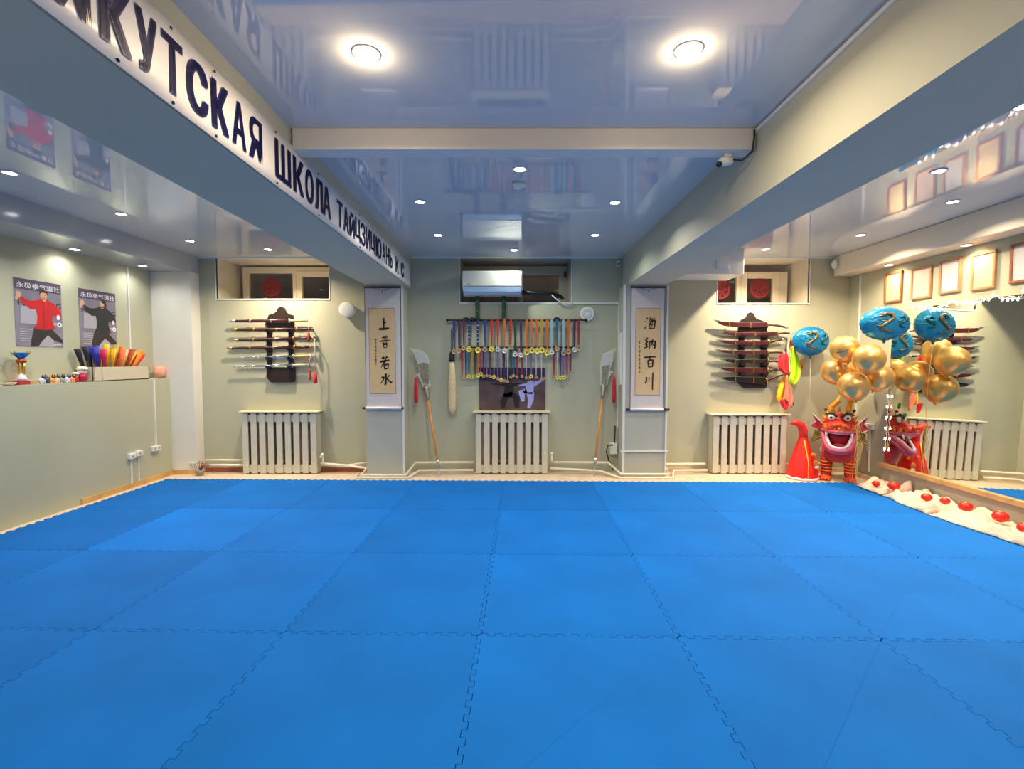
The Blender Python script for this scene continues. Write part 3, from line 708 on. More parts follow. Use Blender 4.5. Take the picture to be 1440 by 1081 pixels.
def medal(px, ztop, pyd, rc, dc, Yo, label, grp, rp=3.6, wpx=3.4, pxd=None):
    c = at(pxd or px, pyd, Yo); tx = at(px, 450, Yo).x; R = rp*Yo/F
    t = thing('medal', label, 'medal', (c.x, Yo, c.z), grp)
    m = MB(); wd = wpx*Yo/F; zb = c.z+R
    for sgn in (-1, 1):
        o = sgn*wd*.28; y = Yo + (.004 if sgn < 0 else 0)
        q = [(tx+o-wd*.30, y, ztop), (tx+o+wd*.30, y, ztop), (c.x+sgn*wd*.05+wd*.22, y, zb), (c.x+sgn*wd*.05-wd*.22, y, zb)]
        m.prism(q, (0, .0018, 0))
    m.prism([(tx-wd*.5, Yo-.0, ztop), (tx+wd*.5, Yo-.0, ztop), (tx+wd*.5, Yo+.010, ztop+.010), (tx-wd*.5, Yo+.010, ztop+.010)], (0, .002, .002))
    obj('ribbon', m, rib(rc), t)
    d = obj('medal_disc', MB().lathe([(R, 0), (R, -.004), (R*.88, -.0055), (R*.86, -.004), (R*.4, -.004), (R*.3, -.006), (R*.05, -.006)], (c.x, Yo+.002, c.z), 20, (0, 1, 0)), DM[dc], t)
    obj('emblem', MB().lathe([(R*.28, 0), (R*.3, .002), (R*.1, .003)], (c.x, Yo-.004, c.z), 6, (0, -1, 0)), mat('emblem_dark', (90, 70, 40), .5) if dc != 'silver' else mat('emblem_grey', (140, 140, 130), .5), d)
    if rc in ('navy', 'red') and ztop > 1.7:
        sm = MB()
        for k in range(5):
            z = lerp(ztop, zb, .2+.15*k); sm.prism([(tx-wd*.4, Yo-.001, z), (tx+wd*.4, Yo-.001, z), (tx+wd*.4, Yo-.001, z-.008), (tx-wd*.4, Yo-.001, z-.008)], (0, .0008, 0))
        obj('ribbon_stripes', sm, rib('white') if rc == 'navy' else rib('orange'), t)
UP = [(638.5, 'blue', 494, 'bronze'), (645.5, 'purple', 493, 'bronze'), (652, 'maroon', 489, 'bronze'), (659.5, 'navy', 491, 'gold'), (672, 'navy', 492, 'gold'), (682, 'blue', 491, 'bronze'),
      (691.5, 'red', 490.5, 'gold'), (700, 'red', 491, 'silver'), (709.5, 'orange', 493, 'silver'), (718.5, 'red', 488, 'bronze'), (724.5, 'dark green', 498, 'silver'), (732.5, 'purple', 499, 'silver'),
      (740.5, 'orange', 495, 'gold'), (748, 'orange', 492.5, 'gold'), (755.5, 'orange', 493, 'gold'), (762, 'yellow', 492, 'gold'), (769.5, 'orange', 495.5, 'gold'), (775.8, 'pale blue', 495, 'silver'),
      (783.5, 'teal', 490, 'bronze'), (792.5, 'pale blue', 496, 'bronze'), (799.5, 'orange', 494, 'bronze'), (808, 'purple', 491.5, 'silver'), (814, 'crimson', 489, 'bronze')]
for i, (px, rc, py, dc) in enumerate(UP):
    medal(px, yu+.004, py, rc, dc, YM-.022-.010*(i % 3), '%s medal on %s ribbon, %s from the left on upper bar' % (dc, rc, ORD[i]), 'medals on the upper bar', 4.2 if dc == 'gold' else 3.6)
LO = [(649.5, 'crimson', 531, 'bronze'), (655, 'navy', 530, 'bronze'), (659, 'teal', 529, 'gold'), (663.5, 'yellow', 530, 'gold'), (668, 'dark green', 529, 'bronze'), (672.5, 'orange', 528, 'gold'),
      (676, 'pink', 526, 'gold'), (680, 'purple', 529, 'bronze'), (684.5, 'lilac', 528, 'bronze'), (689, 'brown', 529, 'bronze'), (694.5, 'white', 530, 'gold'), (700, 'lilac', 532, 'bronze'), (704.5, 'white', 534, 'gold'),
      (709, 'purple', 535, 'bronze'), (714, 'white', 536, 'bronze'), (718.5, 'dark green', 530, 'bronze'), (722, 'teal', 528, 'bronze'), (727, 'crimson', 530, 'bronze'), (734, 'crimson', 529, 'bronze'), (740, 'white', 531, 'bronze'),
      (747, 'lilac', 529, 'gold'), (754, 'white', 530, 'bronze'), (761.5, 'white', 533, 'bronze'), (779, 'crimson', 530, 'bronze'), (784, 'white', 530.5, 'gold'), (788, 'navy', 531, 'gold'), (793, 'lilac', 530.5, 'gold'),
      (798, 'pink', 529, 'bronze'), (802.5, 'maroon', 524, 'bronze')]
for i, (px, rc, py, dc) in enumerate(LO):
    medal(px, yl-.03, py, rc, dc, YM-.010-.006*(i % 3), '%s medal on %s ribbon, %s from the left on lower bar' % (dc, rc, ORD[i]), 'medals on the lower bar', 2.3 if dc == 'bronze' else 3.0, 2.7 if rc != 'white' else 1.5)
# horsetail whisk left of the medals
c = at(635.5, 500, YB-.04); z1w = at(635.5, 463, YB-.04).z; z2w = at(635.5, 507, YB-.04).z; z3w = at(635.5, 583, YB-.04).z
t = thing('horsetail_whisk', 'horsetail whisk with black handle and pale hair left of medals', 'whisk', (c.x, YB-.04, z3w))
obj('handle', MB().tube([(c.x, YB-.04, z2w+.1), (c.x, YB-.04, z1w)], .009), M_BLACK, t)
obj('ferrule', MB().lathe([(.012, z2w+.12), (.03, z2w+.09), (.032, z2w+.02), (.036, z2w-.01)], (c.x, YB-.04, 0), 16), M_BLACK, t)
obj('hair', MB().lathe([(.028, z2w), (.042, lerp(z2w, z3w, .3)), (.05, lerp(z2w, z3w, .65)), (.045, lerp(z2w, z3w, .9)), (.02, z3w)], (c.x, YB-.05, 0), 40, ridge=.12, rn=14, sy=.5), mat('horse_hair', (222, 200, 154), .8, noise=(60, .15)), t)
obj('loop', MB().tube([(c.x, YB-.04, z1w-.01), (c.x, YB-.01, z1w+.03), (c.x, YB, z1w+.03)], .003, 6), M_BLACK, t)

# photo poster behind the medals
a = at(674, 576, YB-.012); b = at(767, 517, YB-.012)
t = thing('photo_poster', 'dark brown photo poster of two fighters behind the medals', 'poster', ((a.x+b.x)/2, YB, a.z))
W_, H_ = b.x-a.x, b.z-a.z; U_ = Vector((1, 0, 0)); V_ = Vector((0, 0, 1))
obj('poster_board', MB().box((a.x, YB-.012, a.z), (b.x, YB, b.z)), mat('poster_brown', (84, 66, 66), .5, noise=(7, .4)), t)
fr = (Vector((a.x, YB-.012, a.z)), U_*W_, V_*H_)
m = MB()
flat(m, [(0, 1), (0, .72), (.2, .66), (.45, .75), (.7, .70), (1, .8), (1, 1)], fr, .0006); obj('print_foliage', m, mat('print_purple', (52, 36, 70), .6, noise=(30, .5)), t)
m = MB()   # dark fighter
stroke(m, [(.18, .62), (.32, .60), (.44, .58), (.58, .62), (.72, .56)], [.012, .018, .05, .03, .012], fr, .0012)
stroke(m, [(.46, .64), (.45, .45), (.42, .30)], [.06, .075, .06], fr, .0014)
stroke(m, [(.44, .40), (.56, .30), (.57, .05)], [.05, .055, .03], fr, .0014); stroke(m, [(.42, .38), (.37, .20), (.36, .03)], [.05, .05, .025], fr, .0014)
disc(m, .455, .70, .026, .045, fr, .0016); obj('print_dark_fighter', m, mat('print_black', (26, 20, 26), .6), t)
m = MB()   # pale fighter
stroke(m, [(.60, .58), (.70, .60), (.80, .60), (.90, .66), (.97, .74)], [.015, .03, .055, .03, .016], fr, .0018)
stroke(m, [(.78, .68), (.76, .50), (.74, .38)], [.05, .065, .065], fr, .002)
stroke(m, [(.77, .42), (.78, .25), (.75, .04)], [.06, .045, .022], fr, .002); stroke(m, [(.72, .45), (.64, .44), (.66, .20)], [.05, .05, .025], fr, .002)
obj('print_pale_fighter', m, mat('print_lilac', (165, 165, 225), .6), t)
m = MB(); disc(m, .765, .76, .025, .045, fr, .0022); disc(m, 1-.02, .745, .018, .03, fr, .0022); obj('print_skin', m, mat('print_skin', (190, 130, 90), .6), t)

# ================================================================== SCROLLS
def scroll(x0p, x1p, ytop, ybot, in0, in1, iy0, iy1, rodx0, rodx1, label, chars, small):
    Yp = YP-.012
    a = at(x0p, ybot, Yp); b = at(x1p, ytop, Yp)
    t = thing('hanging_scroll', label, 'scroll', ((a.x+b.x)/2, Yp, a.z), 'calligraphy scrolls on the pillars')
    b.z = min(b.z, ZB-.012)
    obj('backing', MB().box((a.x, Yp, a.z), (b.x, Yp+.004, b.z)), M_PAPER, t)
    ia = at(in0, iy1, Yp); ib = at(in1, iy0, Yp)
    m = MB(); e = .004
    for q in ((ia.x-e, ia.z-e, ib.x+e, ia.z), (ia.x-e, ib.z, ib.x+e, ib.z+e), (ia.x-e, ia.z, ia.x, ib.z), (ib.x, ia.z, ib.x+e, ib.z)):
        m.box((q[0], Yp-.002, q[1]), (q[2], Yp+.001, q[3]))
    obj('border_line', m, mat('border_brown', (120, 96, 76), .6), t)
    m = MB(); m.box((a.x-.003, Yp-.001, a.z), (a.x+.003, Yp+.003, b.z)); m.box((b.x-.003, Yp-.001, a.z), (b.x+.003, Yp+.003, b.z)); obj('edge_line', m, mat('border_brown', (0, 0, 0)), t)
    obj('paper_panel', MB().box((ia.x, Yp-.0022, ia.z), (ib.x, Yp, ib.z)), M_TAN, t)
    # rods
    rz = a.z; ra, rb = at(rodx0, ybot, Yp).x, at(rodx1, ybot, Yp).x
    o = obj('bottom_rod', MB().tube([(a.x-.002, Yp-.012, rz), (b.x+.002, Yp-.012, rz)], .016, 14), mat('rod_silk', (226, 222, 226), .5), t)
    for x, e in ((ra, a.x), (rb, b.x)): obj('rod_knob', MB().tube([(x, Yp-.012, rz), (e, Yp-.012, rz)], [.017, .014], 12), M_DARKWOOD, o)
    obj('top_rod', MB().tube([(a.x-.004, Yp-.006, b.z), (b.x+.004, Yp-.006, b.z)], .009, 10), M_DARKWOOD, t)
    mx = (a.x+b.x)/2
    obj('hanging_cord', MB().tube([(a.x+.07, Yp-.014, b.z), (mx, Yp-.014, b.z-.035), (b.x-.07, Yp-.014, b.z)], .002, 5).tube([(mx, Yp-.014, b.z-.035), (mx, Yp-.014, b.z-.06)], .003, 5), M_INK, t)
    for nm, (cx0, cy0, cx1, cy1) in chars:
        p = at(cx0, cy1, Yp-.0024); q = at(cx1, cy0, Yp-.0024); wd, hd = q.x-p.x, q.z-p.z
        fr = (Vector((p.x, Yp-.0024, p.z)), Vector((wd, 0, 0)), Vector((0, 0, hd)))
        m = MB()
        for pts, ws in GL[nm]: stroke(m, pts, [v*1.15 for v in ws], fr)
        obj('ink_character', m, M_INK, t)
    m = MB(); sx, sy0, sy1, n = small; random.seed(int(sx))
    for k in range(n):
        yc = lerp(sy0, sy1, k/(n-1)); p = at(sx-1.6, yc+2.2, Yp-.0024); q = at(sx+1.6, yc-2.2, Yp-.0024)
        fr = (Vector((p.x, Yp-.0024, p.z)), Vector((q.x-p.x, 0, 0)), Vector((0, 0, q.z-p.z)))
        for j in range(3):
            y = .2+.3*j; stroke(m, [(random.uniform(0, .3), y), (random.uniform(.6, 1), y+random.uniform(-.25, .25))], [.08, .05], fr)
        stroke(m, [(random.uniform(.3, .7), 1), (random.uniform(.2, .7), .0)], [.09, .04], fr)
    obj('signature_column', m, M_INK, t)
    return t
def S(*p, w=.055, e=None): return (list(p), [w]*(len(p)-1)+[w*.5 if e is None else e])
GL = {
 'shang': [S((.48, 1), (.46, .12), w=.075, e=.07), S((.46, .58), (.74, .66), w=.06), S((.0, .08), (.5, .10), (1, .16), w=.085, e=.07)],
 'shan': [S((.36, 1), (.44, .9)), S((.66, 1.02), (.56, .9)), S((.2, .84), (.8, .90), w=.04), S((.25, .74), (.74, .79), w=.035), S((.0, .55), (.5, .62), (1, .66), w=.045), S((.50, .93), (.49, .50), w=.045),
          S((.36, .50), (.40, .40), w=.04), S((.64, .52), (.58, .40), w=.04), S((.22, .36), (.78, .42), w=.04), S((.34, .28), (.38, .04), w=.04), S((.34, .28), (.68, .30), (.64, .04), w=.045), S((.38, .05), (.64, .06), w=.04)],
 'ruo': [S((.16, .86), (.84, .94), w=.05), S((.36, 1.0), (.38, .78), w=.05), S((.66, 1.02), (.60, .80), w=.05), S((.0, .60), (.5, .66), (.96, .74), w=.065), S((.56, .80), (.40, .52), (.08, .16), w=.07, e=.02),
         S((.42, .40), (.44, .04), w=.06), S((.42, .40), (.84, .44), (.78, .06), w=.07), S((.44, .08), (.78, .10), w=.06)],
 'shui': [S((.48, 1), (.46, .1), (.34, .04), w=.075), S((.08, .66), (.34, .70), (.22, .40), (.02, .14), w=.05, e=.02), S((.82, .86), (.58, .62), w=.055), S((.52, .62), (.76, .36), (1.0, .20), w=.06, e=.085)],
 'hai': [S((.16, .98), (.28, .88), w=.06), S((.04, .70), (.16, .62), w=.05), S((.02, .12), (.18, .34), w=.06, e=.03), S((.52, 1), (.40, .74), w=.05), S((.50, .88), (.96, .92), w=.05),
         S((.50, .74), (.42, .14), w=.055), S((.50, .74), (.92, .76), (.86, .12), w=.075), S((.34, .44), (1.0, .48), w=.045), S((.42, .14), (.86, .14), w=.05), S((.66, .66), (.64, .22), w=.045)],
 'na': [S((.32, 1), (.10, .74), (.34, .70), w=.06), S((.34, .72), (.06, .42), (.36, .48), w=.055), S((.02, .10), (.38, .26), w=.05), S((.24, .44), (.22, .10), w=.05), S((.48, .68), (.46, .04), w=.055),
        S((.48, .66), (.94, .70), (.90, .08), (.80, .10), w=.065), S((.72, .86), (.68, .50), (.56, .28), w=.05), S((.70, .48), (.82, .30), w=.05)],
 'bai': [S((.0, .94), (.5, .98), (1, 1.0), w=.06, e=.05), S((.54, .94), (.42, .72), w=.05), S((.32, .66), (.36, .06), w=.06), S((.32, .66), (.76, .70), (.70, .06), w=.075), S((.36, .36), (.70, .38), w=.05), S((.36, .08), (.70, .08), w=.06)],
 'chuan': [S((.20, .74), (.18, .50), (.04, .38), w=.075, e=.04), S((.50, .72), (.48, .44), w=.06), S((.94, 1.0), (.90, .5), (.90, .0), w=.07, e=.06)],
}
scroll(515, 563, 404, 573.5, 520.5, 555, 433.5, 553, 510.5, 567.5, 'white hanging scroll with four ink characters on left pillar',
       [('shang', (533, 447, 547, 464)), ('shan', (534, 472, 549, 489.5)), ('ruo', (534.5, 501, 548.5, 520)), ('shui', (535, 525, 551, 541.5))], (528.5, 478, 511, 8))
scroll(886, 935, 404, 575.5, 893, 929, 433.5, 555, 880.5, 940.5, 'white hanging scroll with four ink characters on right pillar',
       [('hai', (906.5, 446.5, 922.5, 464)), ('na', (905.5, 475, 922.5, 491)), ('bai', (905.5, 501.5, 922.5, 517)), ('chuan', (906.5, 523.5, 919, 548))], (899.5, 482, 523, 8))

# ================================================================== HALBERDS
def halberd(outline, shade, c_top, c_bot, p_spike, tas, label, flip):
    Y = 5.93; t = thing('halberd', label, 'weapon', tuple(at(p_spike[0], p_spike[1], 5.66)), 'broad-bladed halberds')
    m = MB(); pxpoly(m, outline, Y, .006); b = obj('blade', m, M_STEEL, t, bevel=.002)
    m = MB(); pxpoly(m, shade, Y-.003, .012); obj('blade_engraving', m, mat('engraved_steel', (165, 158, 135), .45, .7, noise=(50, .3)), b)
    ct = at(c_top[0], c_top[1], Y+.003); cb = at(c_bot[0], c_bot[1], 5.70)
    sp_ = at(p_spike[0], p_spike[1], 5.655); sp_.z = max(sp_.z, .004)
    dr = (cb-ct).normalized()
    obj('collar', MB().tube([ct-dr*.05, ct, ct+dr*.10, ct+dr*.14], [.03, .034, .018, .016], 14), mat('engraved_steel', (0, 0, 0)), t)
    obj('pole', MB().tube([ct+dr*.10, cb], .0125, 12), mat('orange_pole', (226, 140, 40), .3, noise=(6, .15), coat=.3), t)
    obj('end_spike', MB().tube([cb-dr*.02, cb, cb+dr*.05, cb+dr*.07, sp_], [.016, .018, .018, .012, .003], 12), M_SILVER, t)
    a = at(tas[0], tas[1], Y-.02); z2 = at(tas[0], tas[2], Y-.02).z
    tt = obj('tassel', MB().lathe([(.008, a.z), (.016, a.z-.02), (.022, lerp(a.z, z2, .4)), (.024, lerp(a.z, z2, .85)), (.018, z2)], (a.x, Y-.02, 0), 26, ridge=.12, rn=9), M_RED, t)
    e = at(tas[3], tas[4], Y); obj('tassel_cord', MB().tube([e, (a.x, Y-.02, a.z)], .003, 6), M_RED, tt)
    return t
def cv(pts, ox, oy, s=5.69): return [(ox+x/s, oy+y/s) for x, y in pts]
halberd(cv([(92, 52), (160, 64), (205, 86), (236, 118), (250, 165), (244, 240), (250, 300), (262, 350), (250, 368), (190, 366), (183, 330), (160, 290), (140, 268), (168, 250), (164, 212), (150, 165), (128, 105)], 560, 480),
        cv([(160, 180), (200, 168), (244, 182), (243, 240), (248, 300), (240, 345), (196, 330), (178, 280), (172, 225)], 560, 480),
        (599.5, 547), (615.5, 648), (617, 671.5), (585, 531, 566, 589, 528), 'broad-bladed halberd with orange pole leaning left of the medals', 1)
halberd(cv([(268, 50), (222, 72), (152, 108), (136, 180), (137, 352), (192, 354), (206, 290), (242, 238), (212, 236), (240, 150), (245, 92)], 820, 480),
        cv([(148, 200), (215, 186), (205, 235), (198, 290), (186, 340), (146, 340)], 820, 480),
        (848.5, 545), (837.5, 646), (834.5, 671), (863.5, 529, 566, 858, 524), 'broad-bladed halberd with orange pole leaning near right pillar', -1)

# ================================================================== SWORD RACKS
def rack(O, s, top, posts, yp, block, label, m_, pins, drop=.022):
    Y = YB-.02; g_ = lambda p: (O[0]+p[0]/s, O[1]+p[1]/s)
    t = thing('sword_rack', label, 'rack', tuple(at(*g_((sum(block[0::2])/2, block[3])), Y)), 'wall sword racks')
    m = MB(); pxpoly(m, [g_(p) for p in top], Y-.005, .025); obj('crest_board', m, m_, t, bevel=.004)
    for (a, b) in posts:
        m = MB(); pxpoly(m, [g_(p) for p in ((a, yp[0]), (b, yp[0]), (b, yp[1]), (a, yp[1]))], Y-.002, .02); o = obj('post', m, m_, t, bevel=.003)
        for py in pins:
            p = at(*g_(((a+b)/2, py+14)), Y-.02); hw = (b-a)/2/s*Y/F*.8; p.z -= drop
            obj('hook', MB().prism([(p.x-hw, Y, p.z+.01), (p.x-hw, Y, p.z-.016), (p.x-hw, Y-.056, p.z+.002), (p.x-hw, Y-.072, p.z+.034), (p.x-hw, Y-.062, p.z+.034), (p.x-hw, Y-.056, p.z+.012)], (2*hw, 0, 0)), m_, o)
    m = MB(); pxpoly(m, [g_(p) for p in ((block[0], block[1]), (block[2], block[1]), (block[2], block[3]-15), (block[2]-15, block[3]), (block[0]+50, block[3]), (block[0], block[3]-50))], Y-.02, .04)
    obj('base_board', m, m_, t, bevel=.004)
    return t
LO_ = (310, 420); LS = 8.313
rack(LO_, LS, [(705, 88), (672, 105), (650, 150), (610, 175), (560, 188), (548, 230), (520, 262), (535, 310), (565, 345), (850, 345), (856, 262), (845, 190), (792, 176), (768, 150), (745, 105)],
     [(540, 600), (792, 848)], (340, 810), (540, 800, 862, 976), 'dark carved wooden sword rack on wall of left bay', M_DARKWOOD, (358, 472, 572, 680, 780))
def px2(O, s, x, y): return (O[0]+x/s, O[1]+y/s)
def sword(x0, y0, x1, y1, xg, kind, label, O=LO_, s=LS, grp='straight swords on the left rack', tas=None):
    Y = YB-.052
    a = at(*px2(O, s, x0, y0), Y); b = at(*px2(O, s, x1, y1), Y); g_ = lerp(a, b, (xg-x0)/(x1-x0)); d = (b-a).normalized()
    t = thing('straight_sword', label, 'sword', tuple((a+b)/2), grp)
    m1, m2, m3 = {'rose': (M_ROSE, M_BRASS, M_ROSE), 'brown': (mat('brown_scabbard', (70, 38, 26), .35, noise=(16, .25)), M_BRASS, mat('brown_grip', (84, 42, 30), .4)),
                  'pale': (M_ROSE, M_SILVER, mat('pale_grip', (220, 190, 130), .4)), 'silver': (mat('bare_blade', (215, 225, 228), .12, 1.0), M_SILVER, mat('gold_grip', (214, 170, 90), .4)),
                  'white': (mat('bare_blade', (0, 0, 0)), M_SILVER, mat('cream_grip', (214, 200, 160), .4))}[kind]
    r = .019 if kind in ('rose', 'brown', 'pale') else .013
    obj('scabbard' if r > .015 else 'blade', MB().tube([a+d*.03, a+d*.06, lerp(a, g_, .5), g_], [r*.55, r*.85, r, r], 12, flat=.5), m1, t)
    obj('tip_fitting', MB().tube([a, a+d*.015, a+d*.07], [r*.25, r*.7, r*.9], 12, flat=.6), m2 if kind != 'silver' else M_SILVER, t)
    for f in (.35, .7): p = lerp(a, g_, f); obj('scabbard_band', MB().tube([p-d*.01, p+d*.01], r*1.15, 12, flat=.6), m2, t)
    obj('guard', MB().tube([g_-d*.008, g_+d*.004, g_+d*.016], [.018, .034, .020], 12, flat=.5), m2, t)
    e = b-d*.02
    obj('grip', MB().tube([g_+d*.01, lerp(g_, e, .5), e], [.013, .016, .012], 12), m3, t)
    obj('pommel', MB().ell(b-d*.008, (.018, .014, .016)), m2, t)
    if tas:
        tx, ty0, ty1, cm, tm, wd = tas; p = at(*px2(O, s, tx, ty0), Y-.055); q = at(*px2(O, s, tx, ty1), Y-.055); L = p.z-q.z; hd = min(.13, L*.5)
        o = obj('tassel_cord', MB().tube([b, lerp(b, p, .5)+Vector((.01, 0, -.004)), p, (p.x, Y-.055, q.z+hd)], .005, 8), cm, t)
        obj('tassel', MB().lathe([(.006, q.z+hd+.01), (wd*.8, q.z+hd-.01), (wd, q.z+.03), (wd*.8, q.z)], (p.x, Y-.055, 0), 24, ridge=.1, rn=8), tm, o)
M_CORD = mat('pale_cord', (214, 200, 165), .7)
sword(105, 262, 1022, 254, 800, 'pale', 'straight sword with silver guard and pale grip, topmost on left rack', tas=(1028, 290, 500, M_CORD, mat('wine_tassel', (170, 50, 60), .7), .017))
sword(125, 362, 1085, 357, 885, 'brown', 'brown straight sword, second from top on left rack')
sword(135, 488, 1085, 458, 850, 'rose', 'dark red straight sword tilted slightly up, third on left rack', tas=(1100, 485, 990, M_CORD, M_RED, .026))
sword(70, 578, 1065, 566, 860, 'rose', 'dark straight sword with long scabbard, fourth on left rack')
sword(225, 685, 1060, 668, 850, 'silver', 'bare silver sword with gold grip, fifth on left rack', tas=(1042, 700, 950, mat('pink_cord', (190, 110, 130), .7), M_RED, .012))
sword(130, 795, 1030, 770, 835, 'white', 'bare silver sword with cream grip, lowest on left rack')

RO = (990, 430); RS = 6.753
rack(RO, RS, [(445, 58), (420, 68), (400, 108), (360, 128), (338, 152), (325, 235), (600, 235), (602, 165), (560, 140), (500, 120), (470, 70)],
     [(332, 386), (542, 600)], (230, 670), (330, 660, 600, 782), 'dark wooden sabre rack on wall of right bay', M_DARKWOOD, (255, 345, 435, 520, 612), .044)
def sabre(tip, pts, hilt, m_, label, wpx=38, wide_end=0, tipm=None):
    Y = YB-.067; P = [at(*px2(RO, RS, *p), Y) for p in pts]; T = at(*px2(RO, RS, *tip), Y); Hh = at(*px2(RO, RS, *hilt), Y)
    t = thing('sabre', label, 'sword', tuple((T+Hh)/2), 'curved sabres on the right rack')
    w_ = wpx/RS*Y/F/2; n = len(P); top = []; bot = []
    for i, p in enumerate(P):
        f = i/(n-1); ww = w_*(.45 if i == 0 else lerp(.85, 1.0+wide_end, f)); top.append(p+Vector((0, 0, ww))); bot.append(p-Vector((0, 0, ww)))
    obj('scabbard', MB().prism(top+bot[::-1], (0, .022, 0)), m_, t, bevel=.005)
    obj('blade_tip', MB().prism([T, P[0]+Vector((.01, 0, w_*.7)), P[0]+Vector((.03, 0, -w_*.75))], (0, .014, 0)), M_SILVER, t)
    for f in ((.33, .72)):
        i = f*(n-1); k = int(i); p = lerp(P[k], P[k+1], i-k); obj('scabbard_band', MB().box((p.x-.006, Y-.003, p.z-w_*1.06), (p.x+.006, Y+.024, p.z+w_*1.06)), M_BRASS, t)
    g_ = P[-1]; d = (Hh-g_).normalized()
    obj('guard', MB().tube([g_, g_+d*.012, g_+d*.024], [.02, .045, .02], 12, flat=.38), M_BRASS, t)
    mid = lerp(g_, Hh, .55)+Vector((0, 0, .008))
    obj('grip', MB().tube([g_+d*.01, mid, Hh-d*.02], [.014, .013, .011], 10), mat('sabre_grip', (78, 44, 38), .5), t)
    obj('pommel', MB().ell(Hh, (.022, .014, .014)), M_SILVER, t)
    return t, Hh, Y
sabre((88, 132), [(135, 152), (200, 168), (330, 178), (460, 182), (600, 176)], (785, 205), M_REDWOOD, 'red lacquered sabre, topmost on right rack', 48)
sabre((120, 235), [(180, 250), (300, 266), (450, 268), (690, 262)], (828, 262), M_REDWOOD, 'long red lacquered sabre, second from top on right rack', 38)
sabre((112, 315), [(165, 335), (300, 350), (450, 356), (610, 350)], (752, 318), M_REDWOOD, 'red lacquered sabre with raised hilt, third on right rack', 44)
s4 = sabre((95, 408), [(150, 425), (280, 440), (450, 444), (600, 442)], (762, 446), mat('maroon_lacquer', (58, 22, 28), .35, noise=(20, .2)), 'dark maroon sabre, fourth on right rack', 42)
s5 = sabre((132, 503), [(190, 512), (300, 524), (450, 526), (600, 524)], (722, 534), mat('black_lacquer', (22, 18, 22), .35), 'black sabre, fifth on right rack above red scarf', 42)
s6 = sabre((115, 572), [(165, 592), (300, 608), (450, 614), (600, 616)], (718, 606), M_REDWOOD, 'dark red sabre, sixth on right rack', 48, .15)
s7 = sabre((128, 662), [(178, 685), (300, 694), (450, 706), (590, 712)], (765, 650), mat('black_lacquer', (0, 0, 0)), 'black broad sabre with upturned hilt, lowest on right rack', 50, .5)
def scarf(pts_px, m_, name, par, Y, fold=3, amp=.015):
    """hanging cloth: pts_px rows of (xl, xr, y) top to bottom"""
    n = len(pts_px)
    def fn(u, v):
        i = min(int(v*(n-1)), n-2); f = v*(n-1)-i; A, B = pts_px[i], pts_px[i+1]
        x = lerp(lerp(A[0], A[1], u), lerp(B[0], B[1], u), f); y = lerp(A[2], B[2], f)
        p = at(*px2(RO, RS, x, y), Y); p.y = Y + amp*math.sin(u*fold*math.pi+v*2); return p
    return obj(name, MB().grid(fn, 10, 12), m_, par, solid=.003)
scarf([(740, 790, 450), (715, 798, 480), (705, 803, 540), (715, 805, 600), (770, 800, 655)], M_RED, 'scarf', s4[0], s4[2]-.095)
scarf([(835, 850, 380), (832, 868, 430), (830, 905, 520), (835, 915, 620), (812, 905, 690), (830, 850, 755)], M_LIME, 'scarf', s5[0], s5[2]+.0)
o = scarf([(800, 812, 300), (790, 815, 400), (800, 830, 560), (805, 822, 640)], mat('cream_cloth', (235, 228, 180), .6), 'scarf', s5[0], s5[2]+.03)
scarf([(818, 840, 330), (812, 840, 400), (815, 832, 450)], M_RED, 'scarf', s5[0], s5[2]+.035)
scarf([(905, 912, 520), (900, 938, 570), (895, 920, 620)], M_ORANGE, 'scarf', s5[0], s5[2]+.02)
scarf([(765, 785, 650), (735, 790, 720), (705, 790, 800), (690, 770, 870), (705, 745, 905)], M_YELLOW, 'scarf', s6[0], s6[2]-.06)
scarf([(778, 790, 660), (775, 815, 760), (765, 840, 860), (780, 835, 915), (820, 832, 960)], M_PINK, 'scarf', s7[0], s7[2]-.10)
scarf([(745, 770, 885), (725, 795, 905), (735, 800, 945), (765, 785, 985)], M_RED, 'scarf', s7[0], s7[2]-.135)
scarf([(822, 838, 895), (818, 848, 925), (832, 842, 950)], M_GREEN, 'scarf', s7[0], s7[2]-.02)

